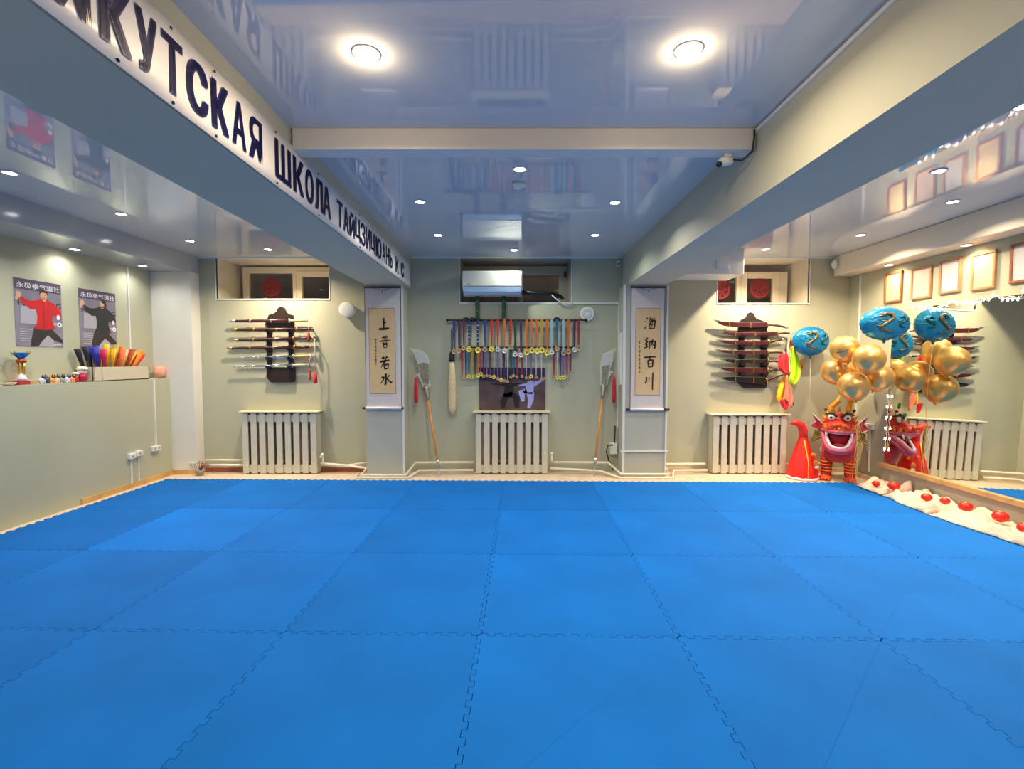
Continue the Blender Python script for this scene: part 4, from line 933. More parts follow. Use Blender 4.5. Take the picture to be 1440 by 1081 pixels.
# ================================================================== LEFT WALL POSTERS
def poster(px0, px1, ztop, label, jacket, face_left):
    X = XLU+.004; p0 = atX(px0, 430, X); p1 = atX(px1, 430, X); y0, y1 = p0.y, p1.y; W = y1-y0; Hh = .60; zb = ztop-Hh
    t = thing('poster', label, 'poster', (XLU, (y0+y1)/2, zb), 'posters on the left wall')
    # facing +X: viewer sees +Y to the right
    O = Vector((X, y0, zb)); U = Vector((0, W, 0)); V = Vector((0, 0, Hh))
    obj('paper_sheet', MB().box((XLU, y0, zb), (X, y1, ztop)), mat('poster_grey', (128, 122, 136), .4, noise=(6, .18)), t)
    fr = (O, U, V)
    m = MB(); flat(m, [(0, 1), (0, .84), (1, .84), (1, 1)], fr, .0004); obj('print_band', m, mat('print_plum', (84, 70, 92), .4), t)
    m = MB(); flat(m, [(.12, .60), (.45, .58), (.44, .34), (.10, .34)], fr, .0004); flat(m, [(.48, .16), (.66, .26), (.80, .16), (.78, 0), (.45, 0)], fr, .0004); obj('print_light', m, mat('print_mist', (168, 164, 172), .4), t)
    obj('title', text_mb('永极拳气道社', O+U*.05+V*.865, U.normalized(), V.normalized(), W*.92, Hh*.085, .0, .0008), mat('print_white', (232, 232, 232), .4), t)
    if jacket == 'red':
        o = obj('lettering', text_mb('HAO', O+U*.06+V*.60, U.normalized(), V.normalized(), W*.50, Hh*.085, .01, .0008), M_INK, t)
        obj('lettering', text_mb('NG', O+U*.72+V*.60, U.normalized(), V.normalized(), W*.26, Hh*.085, .01, .0008), M_INK, t)
    else:
        obj('lettering', text_mb('HOU', O+U*.06+V*.60, U.normalized(), V.normalized(), W*.46, Hh*.09, .01, .0008), M_INK, t)
        obj('lettering', text_mb('G', O+U*.86+V*.58, U.normalized(), V.normalized(), W*.12, Hh*.09, .01, .0008), M_INK, t)
    jm = mat('print_red', (200, 26, 40), .4, noise=(9, .15)) if jacket == 'red' else mat('print_black2', (40, 42, 46), .4, noise=(9, .15))
    tm = mat('print_trousers', (50, 44, 46), .4)
    sk = mat('print_face', (214, 160, 130), .4); hr = mat('print_hair', (58, 40, 34), .4)
    m = MB()   # trousers
    flat(m, [(.38, .30), (.70, .31), (.90, .18), (.98, .12), (1.0, .06), (.80, .10), (.66, .18), (.55, .10), (.44, .0), (.28, .0), (.30, .10), (.34, .20)], fr, .0009)
    obj('print_trousers', m, tm, t)
    m = MB()   # jacket
    flat(m, [(.12, .66), (.10, .74), (.28, .68), (.44, .70), (.54, .73), (.68, .73), (.80, .68), (.95, .60), (.99, .50), (.93, .42), (.80, .50), (.76, .44), (.80, .34), (.84, .28), (.60, .26), (.38, .27), (.43, .36), (.45, .46), (.42, .56), (.30, .56)], fr, .0011)
    obj('print_jacket', m, jm, t)
    m = MB(); disc(m, .08, .76, .055, .05, fr, .0013); disc(m, .04, .70, .03, .03, fr, .0013)
    if jacket == 'red': disc(m, .60, .79, .075, .065, fr, .0013)
    else: disc(m, .62, .78, .07, .065, fr, .0013)
    disc(m, .84, .36, .05, .022, fr, .0015); flat(m, [(.56, .74), (.66, .74), (.64, .70), (.58, .70)], fr, .0013); obj('print_skin', m, sk, t)
    m = MB()
    if jacket == 'red': flat(m, [(.51, .80), (.53, .86), (.60, .88), (.68, .86), (.70, .79), (.66, .83), (.56, .83)], fr, .0015); disc(m, .57, .795, .01, .006, fr, .0015); disc(m, .63, .795, .01, .006, fr, .0015); flat(m, [(.58, .757), (.63, .757), (.62, .750), (.59, .750)], fr, .0015)
    else: flat(m, [(.58, .84), (.64, .87), (.72, .83), (.73, .72), (.67, .70), (.66, .78), (.60, .81)], fr, .0015)
    obj('print_hair', m, hr, t)
    m = MB(); disc(m, .93, .355, .055, .04, fr, .0017); disc(m, .91, .47, .04, .04, fr, .0017); obj('print_badge', m, mat('print_white', (0, 0, 0)), t)
    m = MB(); disc(m, .93, .355, .02, .015, fr, .002); obj('print_badge_mark', m, M_INK, t)
    m = MB()
    for k in range(6):
        v_ = .26-.035*k; flat(m, [(.08, v_), (.34-.01*k, v_), (.34-.01*k, v_-.010), (.08, v_-.010)], fr, .0012)
    obj('print_text_lines', m, mat('print_pale', (190, 180, 190), .4), t)
    m = MB(); flat(m, [(.74, .05), (.96, .06), (.96, .03), (.74, .02)], fr, .0012); obj('print_caption', m, mat('print_pale', (0, 0, 0)), t)
    m = MB()
    for k in range(5): v_ = .30+.075*k; disc(m, .585, v_, .012, .006, fr, .0016)
    stroke(m, [(.585, .28), (.585, .70)], [.003, .003], fr, .0015); obj('print_buttons', m, hr, t)
    return t
poster(20.5, 86.5, 2.115, 'poster of person in red jacket in a martial stance', 'red', False)
poster(111, 162.5, 2.115, 'poster of person in black jacket seen in profile', 'black', True)

# ================================================================== LEDGE ITEMS (left low wall)
ZL = 1.178; XM = (XL+XLU)/2
def ly(px): return atX(px, 530, XM).y
# box with practice fans
y0, y1 = atX(131, 530, XL-.01).y, atX(210, 530, XL-.01).y
t = thing('ledge_box', 'low beige box on left ledge holding folded fans', 'box', (XM, (y0+y1)/2, ZL))
zb = ZL+.145
m = MB(); m.box((XLU+.01, y0, ZL), (XL-.008, y0+.012, zb)); m.box((XLU+.01, y1-.012, ZL), (XL-.008, y1, zb)); m.box((XL-.02, y0, ZL), (XL-.008, y1, zb)); m.box((XLU+.01, y0, ZL), (XLU+.022, y1, zb)); m.box((XLU+.01, y0, ZL), (XL-.008, y1, ZL+.01))
obj('box_body', m, mat('beige_card', (204, 192, 165), .6), t)
obj('corner_strip', MB().box((XL-.009, y0-.002, ZL), (XL-.005, y0+.014, zb)).box((XL-.009, y1-.014, ZL), (XL-.005, y1+.002, zb)).box((XL-.009, y0+.10, ZL), (XL-.005, y0+.106, zb)), mat('grey_strip', (150, 142, 124), .6), t)
fan_cols = [('black', (30, 28, 40)), ('black', (34, 34, 60)), ('blue', (40, 40, 150)), ('navy', (26, 30, 90)), ('blue', (50, 60, 160)), ('pink', (215, 40, 90)), ('crimson', (190, 20, 60)), ('yellow', (220, 180, 30)), ('yellow', (226, 170, 30)),
            ('mustard', (196, 150, 30)), ('olive', (170, 150, 40)), ('orange', (232, 110, 40)), ('red', (206, 36, 40)), ('pale pink', (240, 170, 150)), ('brick red', (160, 50, 30)), ('yellow', (246, 196, 30)), ('yellow', (250, 206, 40)), ('orange', (240, 130, 30)), ('red', (220, 20, 40)), ('scarlet', (226, 30, 50))]
nf = len(fan_cols); random.seed(3)
for i, (cn, cc) in enumerate(fan_cols):
    u = (i+.5)/nf; y = lerp(y0+.06, y1-.20, u); lean = lerp(-.35, .75, u); L = random.uniform(.30, .37)
    base = Vector((XM-.042+.042*(i % 3), y, ZL+.02)); d = Vector((.02, math.sin(lean), math.cos(lean)))
    tp = base+d*L
    if tp.x > XL: tp.x = XL
    m = thing('folded_fan', '%s folded hand fan, %s from the left in the ledge box' % (cn, ORD[i]), 'fan', tuple(base), 'folded fans in the ledge box')
    obj('fan_leaf', MB().tube([base+d*.05, lerp(base, tp, .7), tp], [.012, .026, .036], 10, flat=.45), mat('fan_'+cn.replace(' ', '_')+str(i), cc, .6, noise=(60, .3)), m)
    obj('fan_ribs', MB().tube([base, lerp(base, tp, .6)], [.007, .011], 8), mat('bamboo_dark', (120, 84, 50), .5), m)
# pink salt lamp
c = Vector((XM+.02, atX(222, 520, XM).y, ZL+.075))
t = thing('salt_lamp', 'rough pink salt rock at far end of left ledge', 'rock', (c.x, c.y, ZL))
obj('rock', MB().ell(c, (.06, .085, .075), n=14, m=9, bump=.12), mat('pink_salt', (226, 160, 132), .5, noise=(14, .2)), t)
# trophy on red box
c = Vector((XM, ly(31), ZL))
t = thing('gift_box', 'flat red and beige box under the trophy on left ledge', 'box', (c.x, c.y, ZL))
ya, yb_ = ly(18), ly(45)
obj('box_body', MB().box((XM-.05, ya, ZL), (XM+.05, lerp(ya, yb_, .6), ZL+.035)), mat('dull_red_box', (160, 40, 50), .5), t, bevel=.003)
obj('box_sleeve', MB().box((XM-.05, lerp(ya, yb_, .6), ZL), (XM+.05, yb_, ZL+.035)), mat('beige_sleeve', (190, 150, 120), .5, noise=(30, .3)), t, bevel=.003)
cz = ZL+.035; cy = ly(31)
t = thing('trophy_cup', 'trophy cup with blue bowl and gold columns on left ledge', 'trophy', (XM, cy, cz))
obj('base', MB().lathe([(.032, 0), (.034, .02), (.026, .03), (.022, .05), (.010, .06)], (XM, cy, cz), 20), mat('marble_white', (225, 225, 235), .3), t)
for k in range(3): a = 2*math.pi*k/3; obj('column', MB().tube([(XM+.018*math.cos(a), cy+.018*math.sin(a), cz+.055), (XM+.022*math.cos(a), cy+.022*math.sin(a), cz+.16)], .008), M_GOLD, t)
obj('collar', MB().lathe([(.03, 0), (.036, .01), (.036, .022), (.028, .03)], (XM, cy, cz+.155), 20), mat('copper', (190, 90, 50), .3, .8), t)
o = obj('bowl', MB().lathe([(.010, 0), (.020, .012), (.040, .035), (.056, .06), (.054, .062), (.02, .03)], (XM, cy, cz+.18), 24), mat('trophy_blue', (40, 120, 210), .2, .5), t)
for sg in (-1, 1): obj('handle', MB().tube([(XM, cy+sg*.03, cz+.205), (XM, cy+sg*.075, cz+.225), (XM, cy+sg*.085, cz+.25), (XM, cy+sg*.06, cz+.265), (XM, cy+sg*.05, cz+.24)], .004, 8), M_GOLD, t)
# little figures along the ledge
figs = [(52, 'white and blue', (200, 205, 215), (50, 60, 110)), (59, 'dark blue', (60, 60, 90), (190, 150, 90)), (66, 'orange', (226, 150, 70), (120, 70, 40)), (73, 'beige', (215, 190, 150), (90, 80, 80)), (80, 'grey', (150, 150, 150), (50, 50, 60)), (88, 'blue and white', (210, 210, 220), (60, 70, 120)), (95, 'orange striped', (226, 140, 90), (110, 60, 50))]
for i, (px, nm, c1, c2) in enumerate(figs):
    y = ly(px); t = thing('ceramic_figurine', 'tiny %s animal figurine on left ledge' % nm, 'figurine', (XM+.04, y, ZL), 'little figurines on the ledge')
    m1, m2 = mat('glaze_a%d' % i, c1, .3), mat('glaze_b%d' % i, c2, .3)
    b = obj('body', MB().ell((XM+.04, y, ZL+.028), (.022, .030, .028)).ell((XM+.05, y-.014, ZL+.006), (.008, .008, .008)).ell((XM+.05, y+.014, ZL+.006), (.008, .008, .008)), m1, t)
    h = obj('head', MB().ell((XM+.05, y+.012, ZL+.060), (.016, .017, .016)), m2, t)
    obj('ear', MB().tube([(XM+.05, y+.002, ZL+.070), (XM+.05, y+.0, ZL+.085)], [.006, .002], 6), m2, h); obj('ear', MB().tube([(XM+.05, y+.022, ZL+.070), (XM+.05, y+.024, ZL+.085)], [.006, .002], 6), m2, h)
for px, nm, cc in ((102, 'left', (200, 30, 60)), (111.5, 'right', (190, 20, 70))):
    y = ly(px); t = thing('doll_figurine', 'round doll in red jacket with white hat, %s of the pair' % nm, 'doll', (XM+.03, y, ZL), 'red jacket dolls on the ledge')
    big = 1.25 if nm == 'right' else .8
    b = obj('body', MB().ell((XM+.03, y, ZL+.035*big), (.028*big, .034*big, .035*big)), mat('doll_red_%s' % nm, cc, .4), t)
    h = obj('head', MB().ell((XM+.03, y, ZL+.085*big), (.030*big, .034*big, .028*big)), mat('doll_skin', (240, 205, 180), .4), t)
    obj('hat', MB().lathe([(.038*big, .095*big), (.036*big, .11*big), (.018*big, .122*big)], (XM+.03, y, ZL), 18), mat('doll_white', (235, 232, 215), .5), t)
    for s_ in (-1, 1): obj('eye', MB().ell((XM+.03+.029*big, y+s_*.011*big, ZL+.087*big), (.003, .004, .005)), M_INK, h)
y = ly(6)
t = thing('ceramic_dish', 'small pale oval dish at near end of left ledge', 'dish', (XM+.03, y, ZL))
obj('dish_body', MB().lathe([(.02, 0), (.045, .012), (.055, .024), (.052, .026), (.03, .012)], (XM+.03, y, ZL), 20), mat('dish_cream', (226, 222, 200), .3), t)
obj('contents', MB().ell((XM+.03, y, ZL+.02), (.04, .04, .014), bump=.1), mat('dish_brown', (120, 90, 70), .6), t)

# pots at the foot of the corner pier
c = at(283, 660, 5.82)
t = thing('plant_pot', 'small clay pot with dried twigs at left corner skirting', 'pot', (c.x, 5.80, 0))
obj('pot', MB().lathe([(.035, 0), (.045, .04), (.055, .07), (.05, .072), (.04, .05)], (c.x, 5.80, 0), 18), mat('grey_clay', (150, 140, 128), .6), t)
obj('soil', MB().lathe([(.04, .055), (.02, .062)], (c.x, 5.80, 0), 14), mat('soil', (60, 50, 30), .9), t)
m = MB()
for k in range(9):
    a = random.uniform(-.5, 2.2); m.tube([(c.x, 5.80, .06), (c.x+.05*math.cos(a), 5.80-.02*math.sin(a), .10+.01*k % 3), (c.x+.13*math.cos(a*.5), 5.80-.02, .11+.006*k)], [.004, .004, .002], 6)
obj('twigs', m, mat('dried_stem', (170, 90, 60), .7), t)

# ================================================================== MIRROR
MX0, MX1 = 4.08, 4.125; MZ0, MZ1 = .262, 1.925; MYa, MYb = -1.5, 5.27
def mx(z): return lerp(MX0, MX1, (z-MZ0)/(MZ1-MZ0))
t = thing('wall_mirror', 'large wall mirror on right wall above wooden ledge strip', 'mirror', (MX0, (MYa+MYb)/2, MZ0))
obj('mirror_glass', MB().hexa([(MX0, MYa, MZ0), (MX0+.008, MYa, MZ0), (MX0+.008, MYb, MZ0), (MX0, MYb, MZ0), (MX1, MYa, MZ1), (MX1+.008, MYa, MZ1), (MX1+.008, MYb, MZ1), (MX1, MYb, MZ1)]),
    mat('mirror_silver', (226, 230, 224), .01, 1.0), t)
obj('bottom_frame', MB().box((MX0-.03, MYa, MZ0-.045), (MX0+.012, MYb+.03, MZ0+.002)), M_WOOD, t, bevel=.003)
obj('backing_batten', MB().box((MX0+.012, MYa, MZ0-.04), (XR, MYb, MZ0)).box((MX1+.01, MYa, MZ1-.06), (XR, MYb, MZ1-.01)), M_WOOD, t)
# garlands
def garland(pts, nb, label, dr):
    t = thing('light_garland', label, 'string lights', tuple(pts[0]), 'white light garlands on the mirror')
    obj('wire', MB().tube(pts, .0035, 6), mat('clear_wire', (235, 225, 205), .4), t)
    tot = len(pts)-1
    for k in range(nb):
        f = k/(nb-1)*tot; i = min(int(f), tot-1); p = lerp(pts[i], pts[i+1], f-i)
        m = MB()
        for j in range(5):
            a = 2*math.pi*j/5+random.random(); u = Vector((0, math.cos(a), math.sin(a)))*.020; m.tube([p+Vector((-.008, 0, 0)), p+Vector((-.012, 0, 0))+u], [.007, .002], 5)
        m.ell(p+Vector((-.01, 0, 0)), (.008, .008, .008), n=8, m=6); obj('bulb', m, M_BULB, t)
pts = []; random.seed(11)
for k in range(61):
    y = lerp(4.98, 2.6, k/60); pts.append(Vector((MX1-.012, y, 1.915 + .022*math.sin(k*1.9) + .018*math.sin(k*.7) + (.02 if k % 9 == 0 else 0))))
garland(pts, 30, 'tangled white string lights along the mirror top edge', 0)
pts = [Vector((mx(z)-.012, 5.245+.008*math.sin(k*1.3), z)) for k in range(25) for z in [lerp(1.0, .42, k/24)]]
garland(pts, 6, 'white string lights hanging down the mirror left edge', 1)

# ================================================================== CERTIFICATES
def cert(px0, px1, yt, yb_, label, fm, pm):
    p0 = atX(px0, yt, XR-.02); p1 = atX(px1, yt, XR-.02); q = atX(px0, yb_, XR-.02)
    y0, y1 = p1.y, p0.y; zt, zb = p0.z, q.z; X = XR
    t = thing('framed_certificate', label, 'certificate', (X, (y0+y1)/2, zb), 'framed certificates on the right wall')
    w_ = .022; m = MB(); top = .030
    for (ya, za, yb2, zb2) in ((y0, zb, y1, zb+w_), (y0, zt-w_, y1, zt), (y0, zb+w_, y0+w_, zt-w_), (y1-w_, zb+w_, y1, zt-w_)):
        m.box((X-.022, ya, za), (X, yb2, zb2))
    obj('frame', m, fm, t, bevel=.003)
    obj('paper', MB().box((X-.012, y0+w_*.8, zb+w_*.8), (X-.008, y1-w_*.8, zt-w_*.8)), pm, t)
    # seen from inside the room +Y is to the left
    fr = (Vector((X-.0125, y1-w_, zb+w_)), Vector((0, -(y1-y0-2*w_), 0)), Vector((0, 0, zt-zb-2*w_)))
    m = MB()
    for (a, b, c_, d_) in ((.06, .05, .94, .06), (.06, .94, .94, .95), (.06, .05, .075, .95), (.925, .05, .94, .95)): flat(m, [(a, b), (c_, b), (c_, d_), (a, d_)], fr, -.0006)
    obj('printed_border', m, mat('cert_border', (140, 84, 54), .5), t)
    m = MB(); flat(m, [(.28, .82), (.72, .82), (.72, .86), (.28, .86)], fr, -.0006)
    for k in range(9): v_ = .74-.055*k; a = random.uniform(.12, .2); flat(m, [(a, v_), (1-a, v_), (1-a, v_-.009), (a, v_-.009)], fr, -.0006)
    flat(m, [(.15, .16), (.40, .16), (.40, .17), (.15, .17)], fr, -.0006); obj('text_lines', m, mat('cert_ink', (96, 70, 66), .5), t)
    m = MB(); disc(m, .72, .18, .06, .05, fr, -.0008); obj('seal', m, M_RED, t)
FM = mat('frame_gold_wood', (186, 138, 96), .35, noise=(20, .15)); FM2 = mat('frame_dark_gold', (150, 96, 60), .35, noise=(20, .2))
P1 = mat('cert_cream', (204, 184, 140), .5); P2 = mat('cert_white', (212, 206, 200), .5); P3 = mat('cert_pink', (200, 176, 160), .5)
cert(1244, 1268, 385, 427, 'narrow framed certificate above blue foil balloon, leftmost of five', FM2, P1)
cert(1281, 1309.5, 378.5, 422, 'framed pinkish certificate, second from left', FM, P3)
cert(1321, 1351, 367, 414, 'framed bright white certificate, third from left', FM, P2)
cert(1366, 1400, 358, 409, 'wide framed cream certificate, fourth from left', FM, P1)
cert(1421, 1462, 344, 399, 'framed white certificate cut by right photo edge', FM2, P2)
cert(1492, 1545, 326, 388, 'framed certificate beyond right photo edge, seen in ceiling reflection', FM, P3)

# ================================================================== BALLOONS
def dist2pt(px, py, D):
    d = ray(px, py); return Vector((0, 0, H)) + d*D
def gold_balloon(px, py, rp, D, label, tie):
    c = dist2pt(px, py, D); R = rp*D/F
    t = thing('gold_balloon', label, 'balloon', tuple(c), 'gold chrome balloons')
    ax = (c-tie).normalized()
    prof = []
    for i in range(25):
        ph = math.pi*i/24; r = R*math.sin(ph); h = -R*math.cos(ph)
        if h < 0: h *= 1.03+.10*(-h/R)**6
        prof.append((max(r, .004), h))
    obj('balloon_skin', MB().lathe(prof, c, 32, ax), M_BALL, t)
    if 'upper left' in label:      # a short band of worn black print
        m = MB(); v0 = (Vector((0, 0, H))-c).normalized(); sd = v0.cross(Vector((0, 0, 1))).normalized()
        for k in range(9):
            n_ = (v0 + sd*(.62-.11*k) - Vector((0, 0, .38-.035*k))).normalized(); p = c + n_*R*1.004
            m.ell(p, (.006, .004, .003 + .003*(k % 2)), n=8, m=6)
        obj('printed_band', m, M_INK, t)
    kb = c-ax*R*1.12
    obj('knot', MB().lathe([(.004, .01), (.006, 0), (.012, -.012), (.013, -.016)], kb, 12, ax), M_BALL, t)
    obj('string', MB().tube([kb-ax*.012, kb-ax*.022], .0015, 5), mat('ribbon_cream', (235, 215, 180), .5), t)
tie = dist2pt(1208, 590, 5.2)
gold_balloon(1188, 490, 18.3, 5.26, 'gold balloon, upper left of the cluster beside mirror', tie)
gold_balloon(1222, 504, 20.3, 4.994, 'gold balloon, largest at upper right of the cluster', tie)
gold_balloon(1175, 522, 18.3, 5.46, 'gold balloon, leftmost of the cluster', tie)
gold_balloon(1200.5, 542.5, 20.0, 5.16, 'gold balloon, lowest and nearest of the cluster', tie)
gold_balloon(1236.5, 531, 18.6, 5.20, 'gold balloon touching the mirror, lower right of cluster', tie)
gold_balloon(1210, 518, 15, 5.45, 'gold balloon mostly hidden at back of the cluster', tie)
t = thing('balloon_weight', 'bundle of cream ribbon tails hanging below the gold balloons', 'ribbon', tuple(tie))
m = MB()
for k in range(7):
    p = tie; pts = [p]
    for j in range(8): pts.append(Vector((tie.x+.02*math.sin(j*.9+k*2)+.008*(k-3), tie.y+.015*math.cos(j+k), tie.z-.09*(j+1)*(1 if k < 4 else .6))))
    m.tube(pts, .0022, 5)
obj('ribbon_tails', m, mat('ribbon_gold', (230, 190, 110), .4, .3), t)
def foil(px, py, rx, ry, D, yaw, label):
    c = dist2pt(px, py, D); A, B = rx*D/F, ry*D/F
    t = thing('foil_balloon', label, 'balloon', tuple(c), 'round blue foil balloons')
    Rm = Matrix.Rotation(yaw, 3, 'Z')
    vs = []; n = 44; mm = 10; mb_ = MB()
    for side in (-1, 1):
        def fn(u, v, side=side):
            th = 2*math.pi*u; r = v; wr = 1+.018*math.cos(th*22)*r**6
            q = Vector((A*1.06*r*math.cos(th)*wr, side*.085*math.sqrt(max(0, 1-r**2.4))*(1+.08*math.cos(th*22)*r**3), B*r*math.sin(th)*wr)); return c + Rm @ q
        mb_.grid(fn, n, mm)
    b = obj('foil_skin', mb_, M_FOIL, t)
    nb = c + Rm @ Vector((0, 0, -B))
    obj('neck', MB().tube([nb+Vector((0, 0, .012)), nb-Vector((0, 0, .03))], [.028, .012], 10, flat=.3), M_FOIL, t)
    obj('string', MB().tube([nb-Vector((0, 0, .02)), nb-Vector((-.01, 0, .4)), nb-Vector((.005, 0, .85))], .0015, 5), mat('ribbon_cream', (0, 0, 0)), t)
    def surf(x, z): r = min(.99, math.hypot(x, z)); return c + Rm @ Vector((A*1.06*x, -.085*math.sqrt(1-r**2.4)-.003, B*z))
    m = MB(); P = [(-.30, .42), (-.10, .58), (.10, .52), (.16, .30), (.02, .12), (-.12, .0), (-.26, -.16), (-.34, -.34), (-.16, -.40), (.02, -.50), (.20, -.42)]
    m.tube([surf(x, z) for x, z in P], [.008, .018, .022, .019, .015, .015, .014, .014, .012, .009, .003], 8); 
    for (x, z, x2, z2) in ((-.08, .5, -.34, .60), (-.1, .42, -.38, .44), (-.06, .1, -.3, .14), (-.26, -.2, -.46, -.12)): m.tube([surf(x, z), surf(x2, z2)], [.012, .004], 6)
    obj('dragon_print', m, mat('foil_bronze', (92, 84, 60), .4, .3), b)
    m = MB(); m.tube([surf(x, z) for x, z in ((.42, .30), (.58, .42), (.72, .28), (.60, .10), (.40, .0), (.46, -.2), (.66, -.24))], [.006, .016, .018, .016, .014, .012, .004], 8)
    m.tube([surf(x, z) for x, z in ((.36, .12), (.5, .16), (.8, .1))], [.004, .012, .004], 6)
    obj('cloud_print', m, mat('foil_teal', (16, 90, 110), .3, .5), b)
    return t
foil(1244, 455, 30.5, 23.5, 5.02, -.17, 'blue foil balloon with dragon print above gold balloons, by mirror')
foil(1140, 479.5, 23.5, 20.5, 5.84, -.1, 'blue foil balloon with dragon print beside the sabre scarves')

# ================================================================== DRAGON COSTUME FIGURE
DG = atZ(1177, 677, 0)    # where its feet stand
DG.y -= 0
DO = Vector((DG.x+.075, 5.60, 0)); YAW = -.60    # turned to face the middle of the room
t = thing('dragon_figure', 'red and orange dragon costume with open jaws and golden horns', 'costume', tuple(DO))
RD = Matrix.Rotation(YAW, 3, 'Z')
def L_(x, y, z): return DO + RD @ Vector((x, y, z))    # local: -y is forward
sc_ = .00107
M_SCALE = mat('scale_orange', (228, 84, 24), .5, noise=(45, .35), bump=(45, .5, .02))
M_HEADRED = mat('head_red', (205, 48, 40), .5, noise=(30, .25))
M_LIP = mat('lip_pink', (200, 90, 120), .5, noise=(40, .2))
M_WF = mat('fur_white', (235, 220, 225), .8, noise=(40, .12))
body = MB(); body.ell(L_(0, .03, .335), (.185, .16, .145), RD, 24, 16)
obj('body', body, M_REDV, t)
for sx in (-1, 1):
    lg = MB(); lg.tube([L_(sx*.105, .02, .30), L_(sx*.115, .0, .17), L_(sx*.115, -.02, .06), L_(sx*.118, -.05, .02)], [.075, .062, .055, .045], 16)
    o = obj('leg', lg, mat('leg_scale', (176, 40, 30), .6, noise=(50, .5), bump=(50, .6, .02)), t)
    ft = MB(); ft.ell(L_(sx*.12, -.075, .028), (.062, .085, .028), RD)
    for k in (-1, 0, 1): ft.ell(L_(sx*.12+k*.035, -.145, .018), (.018, .028, .018), RD, 8, 6)
    obj('paw', ft, mat('paw_orange', (214, 80, 30), .6, noise=(30, .3)), o)
    for k in range(4):
        obj('leg_band', MB().lathe([(.060-.002*k, 0), (.066-.002*k, .006), (.060-.002*k, .012)], L_(sx*.115, -.003-.005*k, .20-.035*k), 16), M_ORANGE, o)
fr_ = MB()   # golden collar petals
for k in range(7):
    a = math.pi*(.05+.9*k/6)+math.pi; p = L_(.15*math.cos(a), .03+.13*math.sin(a), .46)
    fr_.ell(p, (.028, .022, .045), RD, 10, 8)
obj('collar_petals', fr_, M_YELLOW, t)
obj('neck', MB().tube([L_(0, .04, .42), L_(0, .05, .50), L_(0, .03, .62)], [.12, .10, .11], 18), M_REDV, t)
# head: skull, snout with upper and lower jaw
hd = MB(); hd.ell(L_(0, .02, .665), (.155, .14, .115), RD, 24, 16)
hd.ell(L_(0, -.10, .635), (.135, .14, .070), RD, 20, 12); hd.ell(L_(0, -.20, .622), (.115, .07, .055), RD, 18, 10)
head = obj('head', hd, M_HEADRED, t)
ul = MB()   # upper lip ridge, flame shaped fringe
def jaw(w0, w1, y0, y1, z, n=14, zt=0):
    out = []
    for k in range(n+1):
        a = math.pi*k/n; out.append(L_(-math.cos(a)*lerp(w0, w1, math.sin(a)), lerp(y0, y1, math.sin(a)), z+zt*math.sin(a)))
    return out
ul.tube(jaw(.165, .15, .02, -.275, .578, zt=.012), .018, 10)
obj('upper_lip', ul, M_LIP, head)
fl = MB()
for k in range(13):
    a = math.pi*(k+.5)/13; b = L_(-math.cos(a)*.15, lerp(.0, -.265, math.sin(a)), .600); e = L_(-math.cos(a)*.135, lerp(.0, -.245, math.sin(a)), .665)
    fl.tube([b, lerp(b, e, .5), e], [.022, .016, .003], 8)
obj('flame_fringe', fl, M_ORANGE, head)
ns = MB(); ns.ell(L_(.045, -.25, .655), (.032, .03, .026), RD); ns.ell(L_(-.045, -.25, .655), (.032, .03, .026), RD); ns.ell(L_(0, -.235, .665), (.035, .035, .03), RD)
obj('nose', ns, M_SCALE, head)
def ujaw(w, y, z, f=1.0):
    q = [(1.0, .02, 0), (1.02, -.08, -.035), (.92, -.17, -.10), (.72, -.225, -.165), (.42, -.25, -.195), (0, -.255, -.20)]
    q = q + [(-a, b, c) for a, b, c in q[-2::-1]]
    return [L_(a*w, b*f+y, z+c*f) for a, b, c in q]
lj = MB(); lj.tube(ujaw(.150, 0, .572), .022, 10); lj.tube(ujaw(.145, .035, .555), .03, 10)
low = obj('lower_jaw', lj, M_LIP, t)
th = MB(); th.tube(ujaw(.122, -.008, .588, .93), .017, 8); obj('jaw_fur', th, M_WF, low)
th2 = MB(); th2.tube(jaw(.135, .115, .0, -.245, .562, zt=.012), .013, 8); obj('upper_jaw_fur', th2, M_WF, head)
mo = MB(); mo.ell(L_(0, -.07, .49), (.115, .11, .105), RD); obj('mouth_lining', mo, mat('mouth_red', (170, 10, 24), .6), t)
to = MB(); to.tube([L_(0, -.05, .48), L_(0, -.15, .462), L_(0, -.21, .475)], [.05, .05, .02], 12, flat=.35, up=Vector((0, 0, 1))); obj('tongue', MB().ell(L_(0, -.16, .425), (.05, .07, .020), RD), M_REDV, low)
